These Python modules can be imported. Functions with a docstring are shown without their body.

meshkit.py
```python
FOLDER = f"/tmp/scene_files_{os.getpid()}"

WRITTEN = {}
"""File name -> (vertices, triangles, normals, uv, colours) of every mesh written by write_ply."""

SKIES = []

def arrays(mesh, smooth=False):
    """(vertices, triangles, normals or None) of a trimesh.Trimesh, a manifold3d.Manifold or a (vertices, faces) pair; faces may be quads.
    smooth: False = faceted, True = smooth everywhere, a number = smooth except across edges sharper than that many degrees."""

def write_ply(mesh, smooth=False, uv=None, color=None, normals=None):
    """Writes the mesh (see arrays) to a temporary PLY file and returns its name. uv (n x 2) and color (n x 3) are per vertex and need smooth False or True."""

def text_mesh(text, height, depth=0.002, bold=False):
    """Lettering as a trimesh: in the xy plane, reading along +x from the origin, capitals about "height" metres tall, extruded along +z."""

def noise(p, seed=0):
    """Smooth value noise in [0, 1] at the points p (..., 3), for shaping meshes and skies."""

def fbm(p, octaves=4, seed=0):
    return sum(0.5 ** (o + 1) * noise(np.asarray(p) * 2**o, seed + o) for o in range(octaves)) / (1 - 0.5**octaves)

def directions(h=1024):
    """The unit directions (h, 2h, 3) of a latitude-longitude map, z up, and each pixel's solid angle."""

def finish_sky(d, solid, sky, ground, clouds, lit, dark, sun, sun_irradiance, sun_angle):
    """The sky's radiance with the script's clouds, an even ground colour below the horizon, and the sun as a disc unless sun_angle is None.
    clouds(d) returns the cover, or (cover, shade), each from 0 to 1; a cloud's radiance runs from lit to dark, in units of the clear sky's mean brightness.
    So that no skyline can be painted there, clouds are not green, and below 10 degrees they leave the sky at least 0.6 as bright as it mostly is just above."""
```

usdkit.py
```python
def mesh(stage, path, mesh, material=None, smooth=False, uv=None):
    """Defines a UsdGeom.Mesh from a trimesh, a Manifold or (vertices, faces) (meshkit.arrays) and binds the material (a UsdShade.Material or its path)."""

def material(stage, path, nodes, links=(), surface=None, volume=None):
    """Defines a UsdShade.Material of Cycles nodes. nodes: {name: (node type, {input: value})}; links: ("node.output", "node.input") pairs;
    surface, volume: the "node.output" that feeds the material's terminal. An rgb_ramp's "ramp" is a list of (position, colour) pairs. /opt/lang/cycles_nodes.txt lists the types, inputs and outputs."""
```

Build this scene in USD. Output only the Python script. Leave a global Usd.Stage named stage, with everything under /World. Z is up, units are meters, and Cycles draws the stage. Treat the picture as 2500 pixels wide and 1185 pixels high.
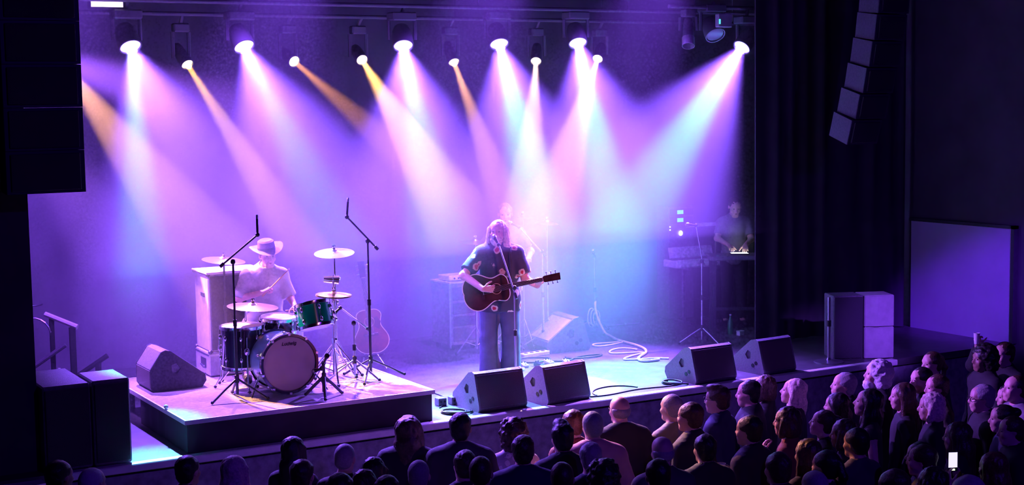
import math
import numpy as np
import trimesh
import manifold3d as m3d
from shapely.geometry import Polygon, Point, box as sbox
from shapely import affinity
import usdkit
import meshkit
from pxr import Usd, UsdGeom, UsdLux, Gf, Sdf

stage = Usd.Stage.CreateInMemory()
UsdGeom.SetStageUpAxis(stage, 'Z')
UsdGeom.Xform.Define(stage, '/World')
A = np.array

# ------------------------------------------------------------------ camera
FPX, YAW, PITCH, ROLL = 3577.0, 0.5241838, -0.094695, 0.015647
CAM = A([-7.723, -12.415, 4.249])
EXPOSURE = 0.2
_f = A([math.sin(YAW) * math.cos(PITCH), math.cos(YAW) * math.cos(PITCH), math.sin(PITCH)])
_r = A([math.cos(YAW), -math.sin(YAW), 0.0])
_u = np.cross(_r, _f)
_r, _u = _r * math.cos(ROLL) - _u * math.sin(ROLL), _u * math.cos(ROLL) + _r * math.sin(ROLL)
cam = UsdGeom.Camera.Define(stage, '/World/camera')
cam.CreateHorizontalApertureAttr(36.0)
cam.CreateFocalLengthAttr(36.0 * FPX / 2500)
cam.CreateExposureAttr(EXPOSURE)
_m = np.eye(4)
_m[0, :3], _m[1, :3], _m[2, :3], _m[3, :3] = _r, _u, -_f, CAM
UsdGeom.Xformable(cam).AddTransformOp().Set(Gf.Matrix4d(_m.tolist()))

# ------------------------------------------------------------------ light table (all lights of the hall)
PURPLE, CYAN, AMBER = (0.235, 0.085, 1.0), (0.0, 0.9, 1.0), (1.0, 0.47, 0.06)
HAZE_DENSITY, LOW_HAZE_DENSITY, HAZE_ANISO = 0.066, 0.05, 0.15
# moving wash heads on the upstage pipe: lens position, target and power of the purple cells, target and power of the cyan cells, half angles
WASHES = [((-3.29, 3.4, 4.93), (-2.9, 0.5, 1.2), 2400, (-4.2, -0.1, 1.2), 1900, 30, 7),
          ((-2.01, 3.4, 4.94), (-1.6, 0.4, 1.2), 2400, (-1.4, 0.25, 1.2), 800, 30, 10),
          ((-0.03, 3.4, 4.96), (-0.9, 0.7, 1.2), 2400, (-0.7, 0.6, 1.2), 1400, 31, 11),
          ((1.28, 3.4, 4.99), (0.6, 0.7, 1.2), 2200, (0.8, 0.8, 1.2), 2300, 31, 11.5),
          ((2.43, 3.4, 5.01), (1.6, 0.7, 1.2), 2200, (1.75, 1.1, 1.2), 2300, 31, 11.5)]
# narrow amber spots on the rear pipe: lens position, target, power, half angle, colour
BEAMS = [((-3.95, 4.0, 4.86), (-2.7, 1.2, 2.1), 1600, 9.0, (1.0, 0.42, 0.2)),
         ((-2.48, 4.0, 4.76), (-1.75, 1.0, 1.9), 1700, 5.5, AMBER),
         ((-1.18, 4.0, 4.79), (-0.45, -2.9, 1.65), 1100, 4.4, (1.0, 0.36, 0.07)),
         ((-0.30, 4.0, 4.81), (-1.0, -1.9, 1.5), 2300, 6.5, (1.0, 0.5, 0.1)),
         ((0.96, 4.0, 4.79), (0.7, 1.2, 1.6), 1500, 6.0, (1.0, 0.42, 0.16)),
         ((2.17, 4.0, 4.80), (0.45, 1.5, 2.2), 1800, 6.5, (1.0, 0.62, 0.5)),
         ((3.13, 4.0, 4.83), (0.55, 1.5, 2.3), 1800, 6.8, (1.0, 0.62, 0.5))]
SIDE = ((4.36, 2.5, 4.93), (0.6, 1.6, 1.2), 2500, 2500, 28)
PIPE_Z = 5.42


def frame_of(d):
    z = -A(d, float) / np.linalg.norm(d)
    x = np.cross([0, 0, 1.0], z)
    x = A([1.0, 0, 0]) if np.linalg.norm(x) < 1e-6 else x / np.linalg.norm(x)
    return x, np.cross(z, x), z


def spot_light(path, pos, target, colour, power, half, soft=0.3, radius=0.05):
    l = UsdLux.SphereLight.Define(stage, path)
    l.CreateRadiusAttr(radius)
    l.CreateColorAttr(Gf.Vec3f(*colour))
    l.CreateIntensityAttr(power)
    l.CreateNormalizeAttr(True)
    s = UsdLux.ShapingAPI.Apply(l.GetPrim())
    s.CreateShapingConeAngleAttr(half)
    s.CreateShapingConeSoftnessAttr(soft)
    x, y, z = frame_of(A(target, float) - A(pos, float))
    m = np.eye(4)
    m[0, :3], m[1, :3], m[2, :3], m[3, :3] = x, y, z, pos
    l.AddTransformOp().Set(Gf.Matrix4d(m.tolist()))


# front-of-house lamps on the balcony rail and the front pipe (behind and above the camera)
FRONT = [((-1.5, -13.0, 6.8), (0.1, 1.3, 2.2), (0.9, 0.2, 0.36), 1100, 4.8),
         ((-4.0, -13.0, 6.8), (-2.4, 1.2, 2.0), (0.9, 0.25, 0.5), 160, 5.0),
         ((3.0, -9.0, 6.8), (6.5, 0.35, 1.75), (0.15, 0.015, 1.0), 3700, 4.8),
         ((2.0, -11.0, 6.8), (4.5, 0.15, 1.6), (0.24, 0.06, 1.0), 2600, 3.2),
         ((-2.0, -14.0, 7.0), (1.0, 0.0, 1.0), (0.09, 0.006, 1.0), 190, 50.0),
         ((-4.95, 2.0, 4.5), (-3.3, 1.9, 1.9), (0.36, 0.12, 1.0), 800, 17.0),
         ((-4.75, 2.6, 4.9), (2.9, -3.0, 1.75), (0.34, 0.1, 1.0), 3000, 11.5)]
# purple flood lamps on the overhead pipes above the picture, washing the back drape and the haze
FLOODS = [((x, 1.0, 6.8), (x * 1.05, 4.7, 2.0), (0.24, 0.065, 1.0), 1300, 19) for x in (-4.2, -2.0, 0.4, 2.6)]

# ------------------------------------------------------------------ helpers
_used = {}


def numbered(parent, name):
    k = (parent, name)
    _used[k] = _used.get(k, -1) + 1
    return f'{parent}/{name}' if _used[k] == 0 else f'{parent}/{name}_{_used[k]:03d}'


def tag(p, label=None, cat=None, group=None, kind=None):
    p = p.GetPrim() if hasattr(p, 'GetPrim') else p
    for k, v in (('label', label), ('category', cat), ('group', group), ('kind', kind)):
        if v:
            p.SetCustomDataByKey(k, v)
    return p


def thing(name, label, cat, loc=(0, 0, 0), rotz=0.0, group=None, scale=None, kind=None):
    x = UsdGeom.Xform.Define(stage, numbered('/World', name))
    x.AddTranslateOp().Set(Gf.Vec3d(*map(float, loc)))
    if rotz:
        x.AddRotateZOp().Set(float(rotz))
    if scale:
        x.AddScaleOp().Set(Gf.Vec3f(*([float(scale)] * 3 if np.ndim(scale) == 0 else map(float, scale))))
    return tag(x, label, cat, group, kind)


def part(parent, name, mesh, mat, label=None, smooth=False, kind=None):
    base = str(parent.GetPath()) if parent is not None else '/World'
    p = usdkit.mesh(stage, numbered(base, name), mesh, mat, smooth).GetPrim()
    if label:
        p.SetCustomDataByKey('label', label)
    if kind:
        p.SetCustomDataByKey('kind', kind)
    return p


def struct(name, mesh, mat, smooth=False):
    return part(None, name, mesh, mat, smooth=smooth, kind='structure')


def cat(*ms):
    return trimesh.util.concatenate([m for m in ms if m is not None])


def box(lo, hi):
    lo, hi = A(lo, float), A(hi, float)
    b = trimesh.creation.box(hi - lo)
    b.apply_translation((lo + hi) / 2)
    return b


def cbox(lo, hi, c=0.01):
    """a box with chamfered edges"""
    lo, hi = A(lo, float), A(hi, float)
    pts = []
    for sx in (0, 1):
        for sy in (0, 1):
            for sz in (0, 1):
                p = A([(lo, hi)[sx][0], (lo, hi)[sy][1], (lo, hi)[sz][2]])
                s = A([1 - 2 * sx, 1 - 2 * sy, 1 - 2 * sz]) * c
                for k in range(3):
                    q = p + s
                    q[k] = p[k]
                    pts.append(q)
    return trimesh.convex.convex_hull(A(pts))


def at(m, loc=(0, 0, 0), rz=0.0, rx=0.0, ry=0.0):
    m = m.copy()
    T = trimesh.transformations
    M = T.rotation_matrix(math.radians(rz), [0, 0, 1]) @ T.rotation_matrix(math.radians(ry), [0, 1, 0]) @ T.rotation_matrix(math.radians(rx), [1, 0, 0])
    M[:3, 3] = loc
    m.apply_transform(M)
    return m


def along(m, a, d):
    """moves a mesh built along +z from the origin so that its z runs along d from a"""
    m = m.copy()
    M = np.eye(4)
    x, y, z = frame_of(-A(d, float))
    M[:3, 0], M[:3, 1], M[:3, 2], M[:3, 3] = x, y, z, a
    m.apply_transform(M)
    return m


def tube(pts, r, sides=8, closed=False):
    p = A(pts, float)
    n = len(p)
    r = np.broadcast_to(r, (n,))
    t = np.roll(p, -1, 0) - np.roll(p, 1, 0) if closed else np.gradient(p, axis=0)
    t /= np.linalg.norm(t, axis=1, keepdims=True) + 1e-12
    a = np.cross(t[0], [0, 0, 1.0])
    if np.linalg.norm(a) < 1e-3:
        a = np.cross(t[0], [1.0, 0, 0])
    fr = []
    for k in range(n):
        a = a - t[k] * (a @ t[k])
        a /= np.linalg.norm(a) + 1e-12
        fr.append(a)
    fr = A(fr)
    b = np.cross(t, fr)
    ang = np.arange(sides) * 2 * math.pi / sides
    v = p[:, None] + r[:, None, None] * (np.cos(ang)[None, :, None] * fr[:, None] + np.sin(ang)[None, :, None] * b[:, None])
    v = v.reshape(-1, 3)
    fs = []
    for k in range(n if closed else n - 1):
        k2 = (k + 1) % n
        for j in range(sides):
            j2 = (j + 1) % sides
            fs += [[k * sides + j, k * sides + j2, k2 * sides + j2], [k * sides + j, k2 * sides + j2, k2 * sides + j]]
    if not closed:
        v = np.vstack([v, p[0], p[-1]])
        for j in range(sides):
            j2 = (j + 1) % sides
            fs += [[len(v) - 2, j2, j], [len(v) - 1, (n - 1) * sides + j, (n - 1) * sides + j2]]
    m = trimesh.Trimesh(v, A(fs), process=False)
    return m


def rod(a, b, r, sides=10, r2=None):
    return tube([a, b], [r, r if r2 is None else r2], sides)


def lathe(profile, n=32):
    """profile: (radius, z) from bottom to top, turned round z"""
    p = A(profile, float)
    ang = np.arange(n) * 2 * math.pi / n
    v = np.stack([p[:, None, 0] * np.cos(ang), p[:, None, 0] * np.sin(ang), np.repeat(p[:, 1:2], n, 1)], -1).reshape(-1, 3)
    f = []
    for k in range(len(p) - 1):
        j = np.arange(n)
        j2 = (j + 1) % n
        f += [np.stack([k * n + j, k * n + j2, (k + 1) * n + j2], 1), np.stack([k * n + j, (k + 1) * n + j2, (k + 1) * n + j], 1)]
    m = trimesh.Trimesh(v, np.vstack(f), process=False)
    m.merge_vertices()
    m.update_faces(m.nondegenerate_faces())
    return m


def disc(r, t, n=32):
    return lathe([(0, 0), (r, 0), (r, t), (0, t)], n)


def ring(R, r, n=32, s=8):
    ang = np.arange(n) * 2 * math.pi / n
    return tube(np.stack([R * np.cos(ang), R * np.sin(ang), 0 * ang], 1), r, s, closed=True)


def ball(c, r, sub=2):
    s = trimesh.creation.icosphere(sub, 1.0)
    s.vertices = s.vertices * A(r) + A(c)
    return s


def prism(poly, depth):
    """extrudes a shapely polygon (x, y) along z"""
    return trimesh.creation.extrude_polygon(poly, depth, engine='earcut')


def bez(pts, n=24):
    """smooth curve through points"""
    from scipy.interpolate import make_interp_spline
    p = A(pts, float)
    s = np.r_[0, np.cumsum(np.linalg.norm(np.diff(p, axis=0), axis=1))]
    return make_interp_spline(s, p, k=min(3, len(p) - 1))(np.linspace(0, s[-1], n))


# ------------------------------------------------------------------ materials
def mat(name, col, rough=0.6, metal=0.0, noise=None, bump=None, **kw):
    nodes = {'p': ('principled_bsdf', {'base_color': col, 'roughness': rough, 'metallic': metal, **kw})}
    links = []
    if noise or bump:
        nodes['g'] = ('geometry', {})
    if noise:
        scale, amount = noise
        nodes['n'] = ('noise_texture', {'scale': scale, 'detail': 4.0})
        lo, hi = [max(0, c * (1 - amount)) for c in col], [min(1, c * (1 + amount)) for c in col]
        nodes['r'] = ('rgb_ramp', {'ramp': [(0.3, lo), (0.7, hi)]})
        links += [('g.position', 'n.vector'), ('n.fac', 'r.fac'), ('r.color', 'p.base_color')]
    if bump:
        nodes['bn'] = ('noise_texture', {'scale': bump[0], 'detail': 3.0})
        nodes['b'] = ('bump', {'strength': bump[1], 'distance': 0.01})
        links += [('g.position', 'bn.vector'), ('bn.fac', 'b.height'), ('b.normal', 'p.normal')]
    return usdkit.material(stage, '/World/Looks/' + name, nodes, links, surface='p.BSDF')


def emit(name, col, strength):
    return usdkit.material(stage, '/World/Looks/' + name, {'e': ('emission', {'color': col, 'strength': strength})}, surface='e.emission')


M = {
    'deck': mat('deck', (0.085, 0.083, 0.085), 0.42, noise=(6, 0.25), bump=(40, 0.15)),
    'edge': mat('edge', (0.85, 0.82, 0.76), 0.4, noise=(9, 0.1)),
    'fascia': mat('fascia', (0.26, 0.24, 0.28), 0.8, noise=(14, 0.3)),
    'drape': mat('drape', (0.13, 0.12, 0.14), 0.9, noise=(3, 0.12)),
    'black_drape': mat('black_drape', (0.05, 0.045, 0.055), 0.95, noise=(4, 0.2)),
    'black_wall': mat('black_wall', (0.06, 0.055, 0.065), 0.9, noise=(2, 0.2)),
    'panel': mat('panel', (0.42, 0.36, 0.46), 0.8, noise=(2.5, 0.06)),
    'floor': mat('floor', (0.03, 0.028, 0.03), 0.6, noise=(5, 0.3)),
    'black': mat('black', (0.02, 0.02, 0.022), 0.5, noise=(30, 0.2)),
    'black_gloss': mat('black_gloss', (0.015, 0.015, 0.018), 0.2),
    'grille': mat('grille', (0.035, 0.033, 0.04), 0.55, bump=(260, 0.6)),
    'cab': mat('cab', (0.14, 0.13, 0.15), 0.6, noise=(40, 0.2), bump=(120, 0.3)),
    'lamp_body': mat('lamp_body', (0.17, 0.16, 0.18), 0.55),
    'keys_white': mat('keys_white', (0.75, 0.74, 0.75), 0.4),
    'monitor_back': mat('monitor_back', (0.12, 0.095, 0.095), 0.6, bump=(260, 0.5)),
    'array_cab': mat('array_cab', (0.07, 0.065, 0.08), 0.7, noise=(40, 0.2)),
    'wedge_cab': mat('wedge_cab', (0.2, 0.19, 0.2), 0.5, noise=(60, 0.15)),
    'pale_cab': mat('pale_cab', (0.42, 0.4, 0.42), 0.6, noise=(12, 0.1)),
    'chrome': mat('chrome', (0.85, 0.85, 0.87), 0.16, metal=1.0),
    'steel': mat('steel', (0.5, 0.5, 0.52), 0.35, metal=1.0),
    'dark_metal': mat('dark_metal', (0.08, 0.08, 0.085), 0.4, metal=0.6),
    'brass': mat('brass', (0.86, 0.7, 0.36), 0.22, metal=1.0, noise=(18, 0.1)),
    'drum_black': mat('drum_black', (0.015, 0.017, 0.03), 0.15, coat_weight=0.6),
    'drum_green': mat('drum_green', (0.0, 0.27, 0.07), 0.18, coat_weight=0.5),
    'drum_teal': mat('drum_teal', (0.25, 0.5, 0.5), 0.25, coat_weight=0.5),
    'head_white': mat('head_white', (0.82, 0.8, 0.78), 0.45),
    'head_grey': mat('head_grey', (0.42, 0.36, 0.3), 0.32, noise=(5, 0.08)),
    'carpet': mat('carpet', (0.36, 0.33, 0.34), 0.95, noise=(22, 0.18), bump=(200, 0.4)),
    'case': mat('case', (0.3, 0.29, 0.3), 0.55, noise=(16, 0.15)),
    'wood_red': mat('wood_red', (0.16, 0.035, 0.02), 0.25, noise=(11, 0.3), coat_weight=0.4),
    'wood_dark': mat('wood_dark', (0.06, 0.02, 0.018), 0.22, noise=(9, 0.35), coat_weight=0.5),
    'wood_pale': mat('wood_pale', (0.55, 0.36, 0.18), 0.35, noise=(14, 0.2)),
    'ivory': mat('ivory', (0.8, 0.76, 0.68), 0.4),
    'cable_white': mat('cable_white', (0.75, 0.75, 0.73), 0.5),
    'cable_black': mat('cable_black', (0.03, 0.03, 0.03), 0.5),
    'green_glass': mat('green_glass', (0.03, 0.3, 0.08), 0.15, coat_weight=0.5),
    'white_plastic': mat('white_plastic', (0.8, 0.8, 0.8), 0.4),
    'clear_plastic': mat('clear_plastic', (0.8, 0.82, 0.85), 0.15, alpha=0.75),
    'felt': mat('felt', (0.2, 0.16, 0.14), 0.95, noise=(60, 0.2)),
    'eye': mat('eye', (0.22, 0.16, 0.14), 0.25),
    'lip': mat('lip', (0.4, 0.17, 0.15), 0.5),
    'led_cyan': emit('led_cyan', (0.12, 0.75, 0.85), 1.1),
    'led_white': emit('led_white', (0.95, 0.97, 1.0), 4.0),
    'led_green': emit('led_green', (0.55, 1.0, 0.35), 2.5),
    'screen_white': emit('screen_white', (0.93, 0.95, 1.0), 7.0),
    'phone_screen': emit('phone_screen', (0.72, 0.68, 1.0), 1.1),
    'lens_wash': emit('lens_wash', (0.3, 0.17, 1.0), 7.0),
    'lens_beam': emit('lens_beam', (1.0, 0.75, 0.5), 3.2),
    'lens_panel': emit('lens_panel', (0.85, 0.65, 1.0), 2.0),
    'lens_dead': mat('lens_dead', (0.25, 0.24, 0.28), 0.15),
}
SKIN = [mat('skin_fair', (0.62, 0.40, 0.31), 0.5, subsurface_weight=0.0, noise=(35, 0.04)), mat('skin_tan', (0.46, 0.28, 0.2), 0.5, noise=(35, 0.04)),
        mat('skin_brown', (0.26, 0.15, 0.1), 0.5, noise=(35, 0.04)), mat('skin_rosy', (0.66, 0.38, 0.32), 0.5, noise=(35, 0.04))]
HAIR = {'black': mat('hair_black', (0.015, 0.012, 0.012), 0.45, noise=(60, 0.4), bump=(90, 0.3)), 'brown': mat('hair_brown', (0.06, 0.035, 0.02), 0.45, noise=(60, 0.4), bump=(90, 0.3)),
        'auburn': mat('hair_auburn', (0.12, 0.045, 0.02), 0.45, noise=(60, 0.4), bump=(90, 0.3)), 'blond': mat('hair_blond', (0.78, 0.66, 0.5), 0.45, noise=(60, 0.3), bump=(90, 0.3)),
        'grey': mat('hair_grey', (0.3, 0.29, 0.29), 0.6, noise=(60, 0.12), bump=(90, 0.3)), 'white': mat('hair_white', (0.62, 0.61, 0.6), 0.6, noise=(60, 0.1), bump=(90, 0.3))}
CLOTH = {k: mat('cloth_' + k, c, 0.85, noise=(9, 0.15), bump=(14, 0.25)) for k, c in dict(
    black=(0.02, 0.02, 0.023), navy=(0.025, 0.03, 0.07), charcoal=(0.06, 0.06, 0.065), grey=(0.2, 0.2, 0.21), white=(0.72, 0.71, 0.7), cream=(0.6, 0.57, 0.55),
    maroon=(0.16, 0.025, 0.035), olive=(0.07, 0.075, 0.04), blue=(0.07, 0.12, 0.3), denim=(0.10, 0.11, 0.19), beige=(0.42, 0.36, 0.28), pink=(0.5, 0.24, 0.28), red=(0.3, 0.03, 0.03)).items()}


def spotted(name, base, petals, centre, scale, size, inner=None):
    inner = inner or size * 0.52
    return usdkit.material(stage, '/World/Looks/' + name, {
        'g': ('texture_coordinate', {}), 'v': ('voronoi_texture', {'scale': scale, 'randomness': 0.9}),
        'w': ('noise_texture', {'scale': scale * 3.0}), 'm': ('math', {'math_type': 'multiply_add', 'value2': 0.35}),
        'r': ('rgb_ramp', {'ramp': [(0, centre), (inner, centre), (inner + 0.02, petals), (size, petals), (size * 1.08, base), (1, base)]}),
        'p': ('principled_bsdf', {'roughness': 0.8})},
        [('g.object', 'v.vector'), ('g.object', 'w.vector'), ('w.fac', 'm.value1'), ('v.distance', 'm.value3'), ('m.value', 'r.fac'), ('r.color', 'p.base_color')], surface='p.BSDF')


CLOTH['roses'] = spotted('cloth_roses', (0.05, 0.05, 0.075), (0.6, 0.52, 0.4), (0.42, 0.015, 0.045), 8.0, 0.5, 0.37)
CLOTH['leaves'] = spotted('cloth_leaves', (0.42, 0.4, 0.42), (0.7, 0.68, 0.66), (0.2, 0.2, 0.25), 14.0, 0.5)
CLOTH['check'] = spotted('cloth_check', (0.55, 0.52, 0.55), (0.3, 0.28, 0.32), (0.75, 0.74, 0.72), 11.0, 0.5)

# ================================================================== the setting
struct('floor', box((-12, -16, -0.1), (12, -0.02, 0)), M['floor'])
stg = thing('stage', None, None, kind='structure')
part(stg, 'deck', box((-8.0, 0.0, 1.12), (6.58, 4.9, 1.2)), M['deck'])
part(stg, 'fascia', box((-8.0, 0.02, 0.0), (6.58, 0.06, 1.10)), M['fascia'])
part(stg, 'edge_trim', cbox((-4.9, -0.05, 1.135), (4.6, 0.055, 1.203), 0.008), M['edge'])
part(stg, 'ledge', cbox((-6.6, -0.42, 1.06), (-5.14, -0.06, 1.19), 0.012), M['edge'])


def drape_mesh(a, b, z0, z1, amp, pitch, seed=0, thick=0.02):
    """a hanging cloth with folds between the plan points a and b"""
    a, b = A(a, float), A(b, float)
    L = np.linalg.norm(b - a)
    n = max(8, int(L / pitch * 8))
    s = np.linspace(0, 1, n)
    d = (b - a) / L
    nn = A([-d[1], d[0]])
    w = amp * np.sin(s * L / pitch * 2 * math.pi + 2.2 * np.sin(s * 9 + seed)) * (0.7 + 0.3 * np.sin(s * 23 + seed))
    pts = a + s[:, None] * (b - a) + nn * w[:, None]
    back = pts + nn * thick
    loop = np.vstack([pts, back[::-1]])
    v = np.vstack([np.c_[loop, np.full(len(loop), z0)], np.c_[loop, np.full(len(loop), z1)]])
    m = len(loop)
    f = []
    for i in range(m):
        j = (i + 1) % m
        f += [[i, j, m + j], [i, m + j, m + i]]
    for i in range(n - 1):
        f += [[m - 1 - i, i + 1, i], [m - 1 - i, m - 2 - i, i + 1], [2 * m - 1 - i, m + i, m + i + 1], [2 * m - 1 - i, m + i + 1, 2 * m - 2 - i]]
    return trimesh.Trimesh(v, A(f), process=False)


struct('wall_back', drape_mesh((-8.0, 4.72), (6.5, 4.72), 1.2, 7.4, 0.035, 0.55, 1), M['drape'], smooth=60)
lg = thing('wing_curtain', 'tall black wing curtain closing the right side of the stage beside the side lamp', 'curtain')
part(lg, 'cloth', drape_mesh((3.92, 1.72), (6.5, 1.72), 1.22, 7.2, 0.045, 0.32, 4), M['black_drape'], smooth=60)
part(lg, 'track', box((3.8, 1.68, 7.2), (6.55, 1.76, 7.26)), M['dark_metal'])
struct('wall_right', box((6.6, -16, 0), (6.8, 4.9, 7.5)), M['black_wall'])
struct('wall_left', box((-8.1, 0.2, 1.2), (-5.1, 0.5, 7.5)), M['black_wall'])
struct('wall_left_001', box((-8.3, -16, 0), (-8.1, 4.9, 7.5)), M['black_wall'])
struct('ceiling', box((-8.3, -16, 7.5), (6.8, 4.9, 7.6)), M['black_wall'])
struct('wall_back_001', box((-8.3, 4.9, 0), (6.8, 5.0, 7.5)), M['black_wall'])
pn = thing('wall_panel', 'large plain pale panel glowing purple on the wall beyond the right end of the stage', 'panel', kind=None)
part(pn, 'board', box((6.52, 0.0, 1.2), (6.59, 1.66, 2.62)), M['panel'])
part(pn, 'frame', cat(box((6.515, -0.05, 1.2), (6.595, -0.001, 2.66)), box((6.515, -0.05, 2.621), (6.595, 1.7, 2.66))), M['black'])

# ------------------------------------------------------------------ drum riser
Z = 1.5
rs = thing('drum_riser', 'low black-skirted drum platform with grey carpet top at the left of the stage', 'platform', (-2.63, 1.31, 1.2))
part(rs, 'top_deck', cbox((-1.22, -1.22, 0.27), (1.22, 1.1, 0.296), 0.006), M['carpet'])
part(rs, 'edge_trim', cat(box((-1.24, -1.24, 0.26), (1.24, -1.221, 0.3)), box((-1.24, -1.22, 0.26), (-1.221, 1.12, 0.3)), box((1.221, -1.22, 0.26), (1.24, 1.12, 0.3)), box((-1.24, 1.101, 0.26), (1.24, 1.12, 0.3))), M['edge'], 'pale edge strip')
part(rs, 'front_skirt', drape_mesh((-1.215, -1.212), (1.215, -1.212), 0.0, 0.26, 0.004, 0.4, 2, 0.006), M['black_drape'], smooth=60)
part(rs, 'side_skirt', drape_mesh((-1.215, 0.25), (-1.215, -1.2), 0.0, 0.26, 0.006, 0.4, 3, 0.006), M['black_drape'], smooth=60)
part(rs, 'side_skirt', drape_mesh((1.215, -1.2), (1.215, 1.05), 0.0, 0.26, 0.006, 0.4, 5, 0.006), M['black_drape'], smooth=60)
for sx in (-1.1, 0, 1.1):
    for sy in (-1.1, 0.0, 1.0):
        part(rs, 'leg', box((sx - 0.03, sy - 0.03, 0), (sx + 0.03, sy + 0.03, 0.27)), M['steel'])
cl = thing('platform_knob', 'small shiny knob on the left edge of the drum platform', 'knob', (-3.86, 0.66, Z))
part(cl, 'knob', ball((0, 0, 0.025), (0.022, 0.022, 0.02)), M['white_plastic'], smooth=True)
part(cl, 'stem', lathe([(0, 0), (0.012, 0), (0.012, 0.02), (0, 0.02)], 10), M['steel'])


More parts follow.
